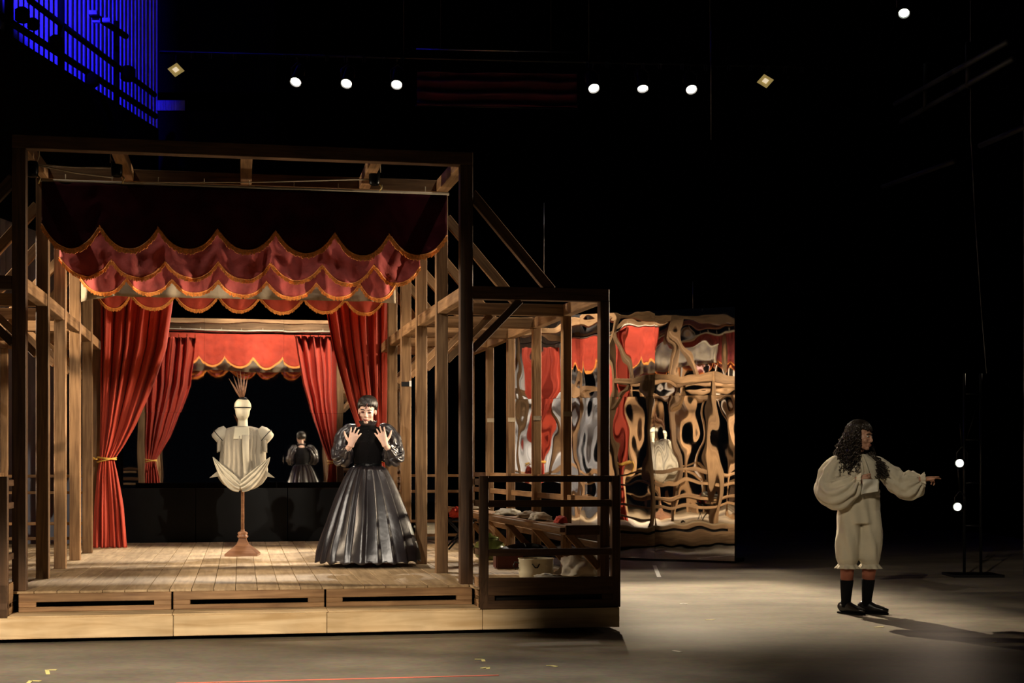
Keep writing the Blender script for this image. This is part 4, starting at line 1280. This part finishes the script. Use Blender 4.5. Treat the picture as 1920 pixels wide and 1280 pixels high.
elb = {-1: Vector((-.255, -.02, 1.045)), 1: Vector((.255, -.02, 1.045))}
wri = {-1: Vector((-.150, -.225, 1.165)), 1: Vector((.170, -.225, 1.170))}
for s in (-1, 1):
    sh = Vector((s * .165, .01, 1.295))
    loft(bm, [sh - Vector((s * .06, 0, -.01)), sh, sh.lerp(elb[s], .5), elb[s]], [.05, .052, .043, .037], 14)
    loft(bm, [elb[s], elb[s].lerp(wri[s], .3), elb[s].lerp(wri[s], .75), wri[s]], [.037, .039, .030, .026], 14)
hand(bm, wri[-1], ((.30, -.10, .92), (0, 1, .1)), (-1, 0, .15), curls=(.16, .26, .24, .22), spread=(.20, -.02, -.22, -.42), size=1.12, thumb_open=.72, thumb_curl=.35)
hand(bm, wri[1], ((-.34, -.10, .92), (0, 1, .1)), (1, 0, .15), curls=(.16, .2, .2, .2), spread=(.20, .0, -.18, -.38), size=1.12, thumb_open=.72, thumb_curl=.35)
# legs under the gown
for s in (-1, 1):
    loft(bm, [(s * .08, 0, .90), (s * .085, 0, .70), (s * .085, -.01, .46), (s * .085, .02, .28), (s * .085, .02, .10)], [.085, .078, .052, .05, .036], 14)
me = remesh(bm, .0056, 4)
link('body', me, 'skin_pale', wm)
face_parts(wm, HW, 1.02, closed=True)
bm = bmesh.new()
for i in range(3):
    ellipsoid(bm, HW @ (Vector((.004 * (i - 1), -.094 + .004 * i, .045 + .018 * i)) * 1.02), (.007, .005, .009), None, 8, 6)
from_bm('forehead_ornament', bm, 'makeup_dark', wm, smooth=True)


def hair_strands(M, k, crown, n, lo, hi, thick, seed, wave=.0, inner=1.0):
    """Short hair: tapering locks running from the crown over the skull to a ragged hairline."""
    rnd = random.Random(seed); bm = bmesh.new()
    R = Vector((.083, .103, .095)) * k * inner; C = Vector((0, .020, .036)) * k
    for i in range(n):
        az = 2 * pi * (i + rnd.random() * .6) / n
        # azimuth 0 = face (-Y)
        front = math.cos(az)
        end = lerp(hi, lo, smooth01((front + .25) / 1.0)) + rnd.uniform(-.09, .09)
        pts = []; rr = []
        for j in range(9):
            t = j / 8; ph = lerp(.05, end, t)
            a2 = az + wave * math.sin(t * 7 + i) + crown * (1 - t) * .6
            d = Vector((math.sin(a2) * math.sin(ph), -math.cos(a2) * math.sin(ph), math.cos(ph)))
            lift = 1.0 + .06 * math.sin(pi * t) + rnd.uniform(-.012, .012)
            pts.append(M @ (C + Vector((d.x * R.x, d.y * R.y, d.z * R.z)) * lift)); rr.append(thick * k * (.6 + .6 * math.sin(pi * min(1, t + .15))) * (1 if t < .9 else .35))
        loft(bm, pts, rr, 5)
    return bm


bm = hair_strands(HW, 1.02, .5, 120, 1.36, 2.12, .0095, 5, inner=1.04)
vsn = ellipsoid(bm, (0, 0, 0), (1, 1, 1), None, 24, 16)
for q in vsn:
    d = q.co.copy(); q.co = HW @ (Vector((0, .024, .04)) * 1.02 + Vector((d.x * .080, d.y * .100 if d.y > 0 else d.y * .093, d.z * .091)) * 1.02)
inv = HW.inverted()
dele = [q for q in vsn if (lambda p: p.y < -.03 and p.z < .055 or p.z < -.055)(inv @ q.co / 1.02)]
bmesh.ops.delete(bm, geom=dele, context='VERTS')
from_bm('hair', bm, 'hair_dark', wm, smooth=True)
# bodice
bm = bmesh.new()
bp_ = [(1.385, .064, .066), (1.355, .062, .064), (1.335, .085, .07), (1.315, .15, .085), (1.27, .175, .11), (1.20, .172, .13), (1.10, .155, .125), (1.0, .128, .105), (.955, .125, .10)]


def bod(s, t):
    z = lerp(bp_[0][0], bp_[-1][0], t); a = interp([(p[0], p[1]) for p in reversed(bp_)], z); b = interp([(p[0], p[2]) for p in reversed(bp_)], z)
    th = 2 * pi * s; k = 1 + .012 * math.sin(th * 9 + t * 4)
    return Vector((a * k * math.cos(th), (.005 if z < 1.32 else -.01) + b * k * math.sin(th), z))


surf(bm, 72, 40, bod, wrap=True); bo = solid(from_bm('bodice', bm, 'velvet_black', wm, smooth=True), .006)
bm = bmesh.new()
for i in range(11):
    z = 1.30 - i * .031; b = interp([(p[0], p[2]) for p in reversed(bp_)], z)
    ellipsoid(bm, (.008, -b - .003, z), (.006, .004, .006), None, 8, 6)
from_bm('buttons', bm, 'black_gloss', bo, smooth=True)
# collar flap standing at the neck
bm = bmesh.new()
surf(bm, 60, 8, lambda s, t: Vector(((.066 + .022 * t) * math.cos(2 * pi * s), -.01 + (.068 + .02 * t) * math.sin(2 * pi * s), 1.35 + .045 * t + .006 * math.sin(2 * pi * s * 14) * t)), wrap=True)
solid(from_bm('collar', bm, 'satin_black', wm, smooth=True), .004)
# shoulder yoke and puffed sleeves
for s in (-1, 1):
    sh = Vector((s * .10, .012, 1.325)); e = elb[s]; wv_ = wri[s]
    pts = [sh, Vector((s * .17, .01, 1.29)), Vector((s * .225, .0, 1.21)), Vector((s * .245, -.015, 1.12)), e + Vector((s * -.015, -.05, .005)), e.lerp(wv_, .42) + Vector((0, 0, -.015)), e.lerp(wv_, .72)]
    rad = [(.05, .045), (.085, .07), (.088, .085), (.085, .095), (.092, .095), (.075, .07), (.034, .034)]
    bm = loft_cloth(pts, rad, 56, (0, 1, 0), lambda t: .5 + .8 * abs(math.sin(t * 7)), 3 + s, 54, .011, 8)
    solid(from_bm('sleeve', bm, 'satin_black', wm, smooth=True), .004)
# belt
bm = bmesh.new()
surf(bm, 48, 4, lambda s, t: Vector((.131 * math.cos(2 * pi * s), .005 + .107 * math.sin(2 * pi * s), .985 - .04 * t)), wrap=True)
bt = solid(from_bm('belt', bm, 'black_gloss', wm, smooth=True), .006)
bm = bmesh.new(); bm_box(bm, (-.022, -.118, .948), (.022, -.104, .984)); bmesh.ops.bevel(bm, geom=bm.edges[:], offset=.003, segments=1, affect='EDGES'); from_bm('buckle', bm, 'black_metal', bt)
# pleated bell skirt
sp_ = [(.962, .125), (.945, .155), (.93, .175), (.83, .23), (.68, .296), (.53, .352), (.33, .42), (.13, .482), (.05, .498)]
NP = 20


def skirt(s, t):
    z = lerp(sp_[0][0], sp_[-1][0], t); r = interp([(p[0], p[1]) for p in reversed(sp_)], z)
    th = 2 * pi * s
    x = (s * NP + .12 * nz3(math.cos(th) * 2, math.sin(th) * 2, t * 1.2)) % 1.0
    # knife pleats: long rounded panel, short fold-back
    saw = (x / .72 if x < .72 else (1 - x) / .28)
    dep = lerp(.018, .042, min(1, t * 1.6)) * (1 - .35 * smooth01((t - .7) / .3))
    k = r + dep * (saw - .5) + .018 * t * nz3(math.cos(th) * 3, math.sin(th) * 3, t * 3)
    zz = z + (.012 * math.sin(th * NP) if t > .99 else 0)
    return Vector((k * math.cos(th), .0 + k * .96 * math.sin(th), zz))


bm = bmesh.new(); surf(bm, NP * 16, 70, skirt, wrap=True)
solid(from_bm('skirt', bm, 'satin_black', wm, smooth=True), .006)
for s in (-1, 1):
    bm = bmesh.new(); loft(bm, [(s * .085, .07, .03), (s * .085, .0, .045), (s * .085, -.08, .035), (s * .085, -.15, .022)], [(.03, .03), (.036, .045), (.038, .033), (.022, .02)], 14); from_bm('shoe', bm, 'shoe_black', wm, smooth=True)

# ------------------------------------------------------------------ the man at the right
MY = 13.15
mn = empty('person', (W(1612, 1155, MY).x, MY, 0)); tag(mn, 'person with long dark curls in billowing cream shirt, breeches and black shoes', 'person')


def X(px, py, y=0.0): return Vector(((px - 1612) / 208.6, y, (1155 - py) / 208.6))


HM = Matrix.Translation(X(1613, 823, -.02)) @ Matrix.Rotation(math.radians(50), 4, 'Z') @ Matrix.Rotation(math.radians(4), 4, 'X')
bm = bmesh.new(); head(bm, HM, 1.04)
nk = X(1606, 866, .02)
loft(bm, [nk - Vector((0, 0, .08)), nk, nk + Vector((.01, -.005, .07)), X(1611, 838, 0)], [(.10, .08), (.062, .06), (.056, .058), (.056, .06)], 16)
loft(bm, [X(1611, 965), X(1611, 930), X(1610, 895), X(1608, 875), X(1607, 862, .01)], [(.155, .11), (.145, .10), (.165, .115), (.165, .10), (.08, .06)], 22)
shl, shr = X(1572, 872, .0), X(1645, 873, .03)
el, wl = X(1551, 925, -.03), X(1597, 903, -.22)
er, wr = X(1686, 910, .0), X(1718, 903, -.17)
for a, e, w_ in ((shl, el, wl), (shr, er, wr)):
    loft(bm, [a.lerp(X(1608, 873), .35), a, a.lerp(e, .5), e], [.05, .055, .046, .040], 14)
    loft(bm, [e, e.lerp(w_, .3), e.lerp(w_, .75), w_], [.040, .042, .032, .028], 14)
hand(bm, wl, ((.95, -.10, -.12), (0, .8, .5)), (.1, -.1, 1), curls=(.55, .6, .65, .7), spread=(.06, 0, -.05, -.1), size=1.0, thumb_open=.45, thumb_curl=.5)
hand(bm, wr, ((.96, -.12, .13), (.1, -.3, -.9)), (0, -1, .35), curls=(.06, .12, .75, .85), spread=(.10, -.04, -.1, -.15), size=1.05, thumb_open=.6, thumb_curl=.3)
hipc = X(1611, 965)
legs = (((-.10), X(1588, 1048, -.03), X(1587, 1136, .02)), ((.085), X(1630, 1048, -.02), X(1626, 1134, .02)))
for hx, kn, an in legs:
    hp_ = Vector((hx + hipc.x, 0, .92))
    loft(bm, [hp_ + Vector((0, 0, .08)), hp_, hp_.lerp(kn, .5), kn, kn.lerp(an, .3), kn.lerp(an, .65), an], [.09, .095, .078, .056, .056, .048, .036], 16)
me = remesh(bm, .006, 4); link('body', me, 'skin_tan', mn)
face_parts(mn, HM, 1.04, closed=False, lip='lip_brown', brow='hair_curly')


def plain(t): return 1.0


# shirt body
bm = bmesh.new()
sp2 = [(X(0, 856).z, .07, .075), (X(0, 862).z, .12, .085), (X(0, 870).z, .185, .11), (X(0, 885).z, .195, .135), (X(0, 905).z, .185, .14), (X(0, 925).z, .175, .13), (X(0, 938).z, .172, .125)]


def shirt(s, t):
    z = lerp(sp2[0][0], sp2[-1][0], t); a = interp([(p[0], p[1]) for p in reversed(sp2)], z); b = interp([(p[0], p[2]) for p in reversed(sp2)], z)
    th = 2 * pi * s; k = 1 + .02 * math.sin(th * 13 + t * 2) * t + .05 * nz3(math.cos(th) * 2, math.sin(th) * 2, t * 3)
    return Vector((X(1609, 0).x + a * k * math.cos(th), b * k * math.sin(th), z))


surf(bm, 96, 40, shirt, wrap=True); solid(from_bm('shirt', bm, 'shirt_cream', mn, smooth=True), .005)
bm = bmesh.new()
surf(bm, 20, 24, lambda a, t: X(1606 + (a - .5) * lerp(12, 30, t) + 6 * t, 856 + 46 * t, -.10 - .055 * math.sin(pi * min(1, t * .8 + .1)) - .012 * math.sin(a * 16)))
solid(from_bm('jabot', bm, 'shirt_cream', mn, smooth=True), .005)
# sleeves
ptsL = [X(1590, 866, .01), shl + Vector((-.01, 0, -.01)), X(1558, 895, .0), X(1553, 922, -.04), X(1566, 930, -.12), X(1585, 917, -.18), X(1597, 903, -.215)]
radL = [(.055, .05), (.085, .075), (.105, .10), (.135, .125), (.14, .14), (.10, .11), (.036, .036)]
bm = loft_cloth(ptsL, radL, 60, (0, 1, 0), lambda t: .4 + 1.3 * smooth01((t - .6) / .3), 2.0, 60, .014, 9); solid(from_bm('sleeve', bm, 'shirt_cream', mn, smooth=True), .005)
ptsR = [X(1628, 866, .02), shr + Vector((.01, 0, -.01)), X(1664, 890, .02), X(1681, 907, -.02), X(1695, 915, -.07), X(1708, 911, -.12), X(1718, 904, -.165)]
radR = [(.055, .05), (.08, .07), (.085, .085), (.105, .10), (.125, .115), (.105, .11), (.034, .036)]
bm = loft_cloth(ptsR, radR, 60, (0, 1, 0), lambda t: .4 + 1.3 * smooth01((t - .6) / .3), 6.0, 60, .014, 9); solid(from_bm('sleeve', bm, 'shirt_cream', mn, smooth=True), .005)
for c, d in ((wl, Vector((.95, -.2, -.12))), (wr, Vector((.96, -.12, .05)))):
    d.normalize(); p = d.orthogonal().normalized(); q = d.cross(p); bm = bmesh.new()
    surf(bm, 64, 6, lambda s, t: c - d * .012 + d * .04 * t + (p * math.cos(2 * pi * s) + q * math.sin(2 * pi * s)) * (.036 + .022 * t + .010 * t * math.sin(2 * pi * s * 9)), wrap=True)
    solid(from_bm('cuff_frill', bm, 'shirt_cream', mn, smooth=True), .004)
# breeches
bm = bmesh.new(); hb = X(1611, 0).x
loft(bm, [(hb, 0, X(0, 926).z), (hb, 0, X(0, 950).z), (hb, 0, X(0, 985).z)], [(.172, .13), (.19, .15), (.19, .15)], 28)
for hx, kn, an in legs:
    s_ = -1 if hx < 0 else 1
    loft(bm, [(hb + s_ * .09, 0, X(0, 965).z), (hb + s_ * .098, -.005, X(0, 1000).z), (kn.x + s_ * .0, -.02, X(0, 1030).z), (kn.x, -.025, X(0, 1052).z), (kn.x, -.02, X(0, 1062).z)], [(.10, .13), (.105, .125), (.105, .115), (.098, .105), (.075, .08)], 24)
me = remesh(bm, .009, 4)
for q in me.vertices:
    c = q.co; a = nz3(c.x * 9, c.y * 9, c.z * 5 + 3) * .014 + nz3(c.x * 20 + 5, c.y * 20, c.z * 9) * .006 + .006 * math.sin(c.x * 60 + c.z * 14)
    q.co = c + Vector((c.x - hb, c.y, 0)).normalized() * a
br = link('breeches', me, 'breeches_cream', mn)
bm = bmesh.new()
surf(bm, 60, 4, lambda s, t: Vector((hb + (.180 + .003 * math.sin(t * 9)) * math.cos(2 * pi * s), .138 * math.sin(2 * pi * s), X(0, 922).z - .07 * t)), wrap=True)
solid(from_bm('waistband', bm, 'breeches_cream', br, smooth=True), .006)
for hx, kn, an in legs:
    bm = bmesh.new(); cz = X(0, 1060).z
    surf(bm, 64, 6, lambda s, t: Vector((kn.x + (.074 + .03 * t + .012 * t * math.sin(2 * pi * s * 9)) * math.cos(2 * pi * s), -.02 + (.078 + .03 * t + .012 * t * math.sin(2 * pi * s * 9)) * math.sin(2 * pi * s), cz - .045 * t)), wrap=True)
    solid(from_bm('knee_frill', bm, 'breeches_cream', br, smooth=True), .004)
    k0 = kn.lerp(an, .05); bm = bmesh.new()
    loft(bm, [k0, kn.lerp(an, .3), kn.lerp(an, .52)], [.061, .061, .055], 18); from_bm('stocking', bm, 'stocking_red', mn, smooth=True)
    bm = bmesh.new(); loft(bm, [kn.lerp(an, .47), kn.lerp(an, .5), kn.lerp(an, .7), kn.lerp(an, .9), an - Vector((0, 0, .03))], [.054, .060, .053, .045, .043], 18); from_bm('sock', bm, 'sock_black', mn, smooth=True)
for an, dr in ((legs[0][2], Vector((.70, -.71, 0))), (legs[1][2], Vector((.90, -.44, 0)))):
    dr.normalize(); hl = Vector((an.x, an.y, 0)) - dr * .07; sd = Vector((-dr.y, dr.x, 0))
    bm = bmesh.new()
    loft(bm, [hl + Vector((0, 0, .05)), hl + dr * .03 + Vector((0, 0, .062)), hl + dr * .09 + Vector((0, 0, .066)), hl + dr * .15 + Vector((0, 0, .05)), hl + dr * .22 + Vector((0, 0, .040)), hl + dr * .265 + Vector((0, 0, .034))],
         [(.030, .036), (.038, .052), (.041, .056), (.044, .040), (.043, .028), (.022, .018)], 18, sd)
    shm = remesh(bm, .007, 4); sh_ = link('shoe', shm, 'shoe_black', mn)
    bm = bmesh.new()
    out = [(-.012, .018), (.0, .028), (.03, .032), (.10, .033), (.17, .040), (.23, .037), (.258, .022), (.266, 0)]
    ring = [hl + dr * a + sd * b for a, b in out] + [hl + dr * a - sd * b for a, b in reversed(out[:-1])]
    lo = [bm.verts.new(p + Vector((0, 0, .001))) for p in ring]; hi_ = [bm.verts.new(p + Vector((0, 0, .016))) for p in ring]
    for i in range(len(ring)): bm.faces.new((lo[i], lo[(i + 1) % len(ring)], hi_[(i + 1) % len(ring)], hi_[i]))
    bm.faces.new(lo); bm.faces.new(hi_); from_bm('sole', bm, 'sock_black', sh_)
    bm = bmesh.new()
    for i in range(4):
        c = hl + dr * (.10 + .022 * i) + Vector((0, 0, .112 - .017 * i)); loft(bm, [c - sd * .022, c + Vector((0, 0, .004)), c + sd * .022], .003, 6)
    from_bm('laces', bm, 'sock_black', sh_)
# long corkscrew curls
rnd = random.Random(11)
bm = hair_strands(HM, 1.04, .3, 90, 1.20, 1.9, .011, 8, wave=.12, inner=1.03)
Rh = Vector((.086, .106, .098)) * 1.04; Ch = Vector((0, .022, .036)) * 1.04
ncurl = 260
for i in range(ncurl):
    az = rnd.uniform(1.1, 2 * pi - 1.1); ph = rnd.uniform(.12, 1.8)
    bottom = X(0, rnd.uniform(866, 896)).z
    cr_ = rnd.uniform(.010, .019); ph0 = rnd.uniform(0, 6.28); tw = rnd.choice((-1, 1)); flare = rnd.uniform(.01, .09)
    base_pts = []
    q = ph
    while q < 1.55:
        d = Vector((math.sin(az) * math.sin(q), -math.cos(az) * math.sin(q), math.cos(q)))
        base_pts.append(HM @ (Ch + Vector((d.x * Rh.x, d.y * Rh.y, d.z * Rh.z)) * 1.06)); q += .14
    q = max(ph, 1.55); d = Vector((math.sin(az) * math.sin(q), -math.cos(az) * math.sin(q), math.cos(q)))
    p = HM @ (Ch + Vector((d.x * Rh.x, d.y * Rh.y, d.z * Rh.z)) * 1.06)
    od = (HM.to_3x3() @ Vector((d.x, d.y, 0))); od.z = 0
    if od.length > 1e-3: od.normalize()
    n_ = 26
    for j in range(n_):
        t = j / (n_ - 1); z = lerp(p.z, bottom, t)
        base_pts.append(Vector((p.x, p.y, z)) + od * (flare * math.sin(min(1, t * 1.4) * pi / 2)) + Vector((-.015 * t, -.02 * t if od.y < .3 else .02 * t, 0)))
    pts = []; rr = []; dist = 0
    for j, c in enumerate(base_pts):
        if j: dist += (c - base_pts[j - 1]).length
        a = ph0 + tw * dist * 95; g = cr_ * (.75 if j < 3 else 1)
        pts.append(c + Vector((g * math.cos(a), g * math.sin(a), g * .5 * math.sin(a + 1)))); rr.append(.0064 * (1 - .45 * j / len(base_pts)))
    loft(bm, pts, rr, 5)
for i in range(110):   # tight curls over the top of the head
    az = rnd.uniform(0, 2 * pi); ph = rnd.uniform(.05, 1.0); ph0 = rnd.uniform(0, 6.28); pts = []
    for j in range(16):
        q = ph + j * .028; a2 = az + j * .02; d = Vector((math.sin(a2) * math.sin(q), -math.cos(a2) * math.sin(q), math.cos(q)))
        n_ = (HM.to_3x3() @ d).normalized(); t1 = n_.orthogonal().normalized(); t2 = n_.cross(t1); a = ph0 + j * .95
        pts.append(HM @ (Ch + Vector((d.x * Rh.x, d.y * Rh.y, d.z * Rh.z)) * 1.07) + (t1 * math.cos(a) + t2 * math.sin(a)) * .011 + n_ * .006 * math.sin(a * 1.3))
    loft(bm, pts, .0058, 5)
for i in range(40):   # the bunch falling over the far shoulder
    a0 = X(rnd.uniform(1624, 1633), rnd.uniform(846, 858), rnd.uniform(.02, .10)); b0 = X(rnd.uniform(1636, 1657), rnd.uniform(882, 905), rnd.uniform(-.17, -.08))
    ph0 = rnd.uniform(0, 6.28); pts = []; rr = []
    for j in range(34):
        t = j / 33; c = a0.lerp(b0, t) + Vector((.03 * math.sin(pi * t), -.02 * math.sin(pi * t), 0)); a = ph0 + t * 28; g = rnd.uniform(.012, .014) * min(1, 4 * t + .2)
        pts.append(c + Vector((g * math.cos(a), g * math.sin(a), 0))); rr.append(.006 * (1 - .4 * t))
    loft(bm, pts, rr, 5)
hr = from_bm('hair', bm, 'hair_curly', mn, smooth=True)
# white cloth held in the bent hand
bm = bmesh.new(); hc = X(1619, 905, -.27)
surf(bm, 14, 14, lambda a, t: X(1604 + 30 * a - 2 * t, 902 + (28 - 6 * a) * t, -.255 - .02 * math.sin(a * 5 + t * 3) - .01 * math.sin(t * 7)) - hc)
o = solid(from_bm('held_cloth', bm, 'white_cloth', None, mn.location + hc, smooth=True), .006); tag(o, 'small folded white cloth held in the bent hand of the person in cream', 'cloth')
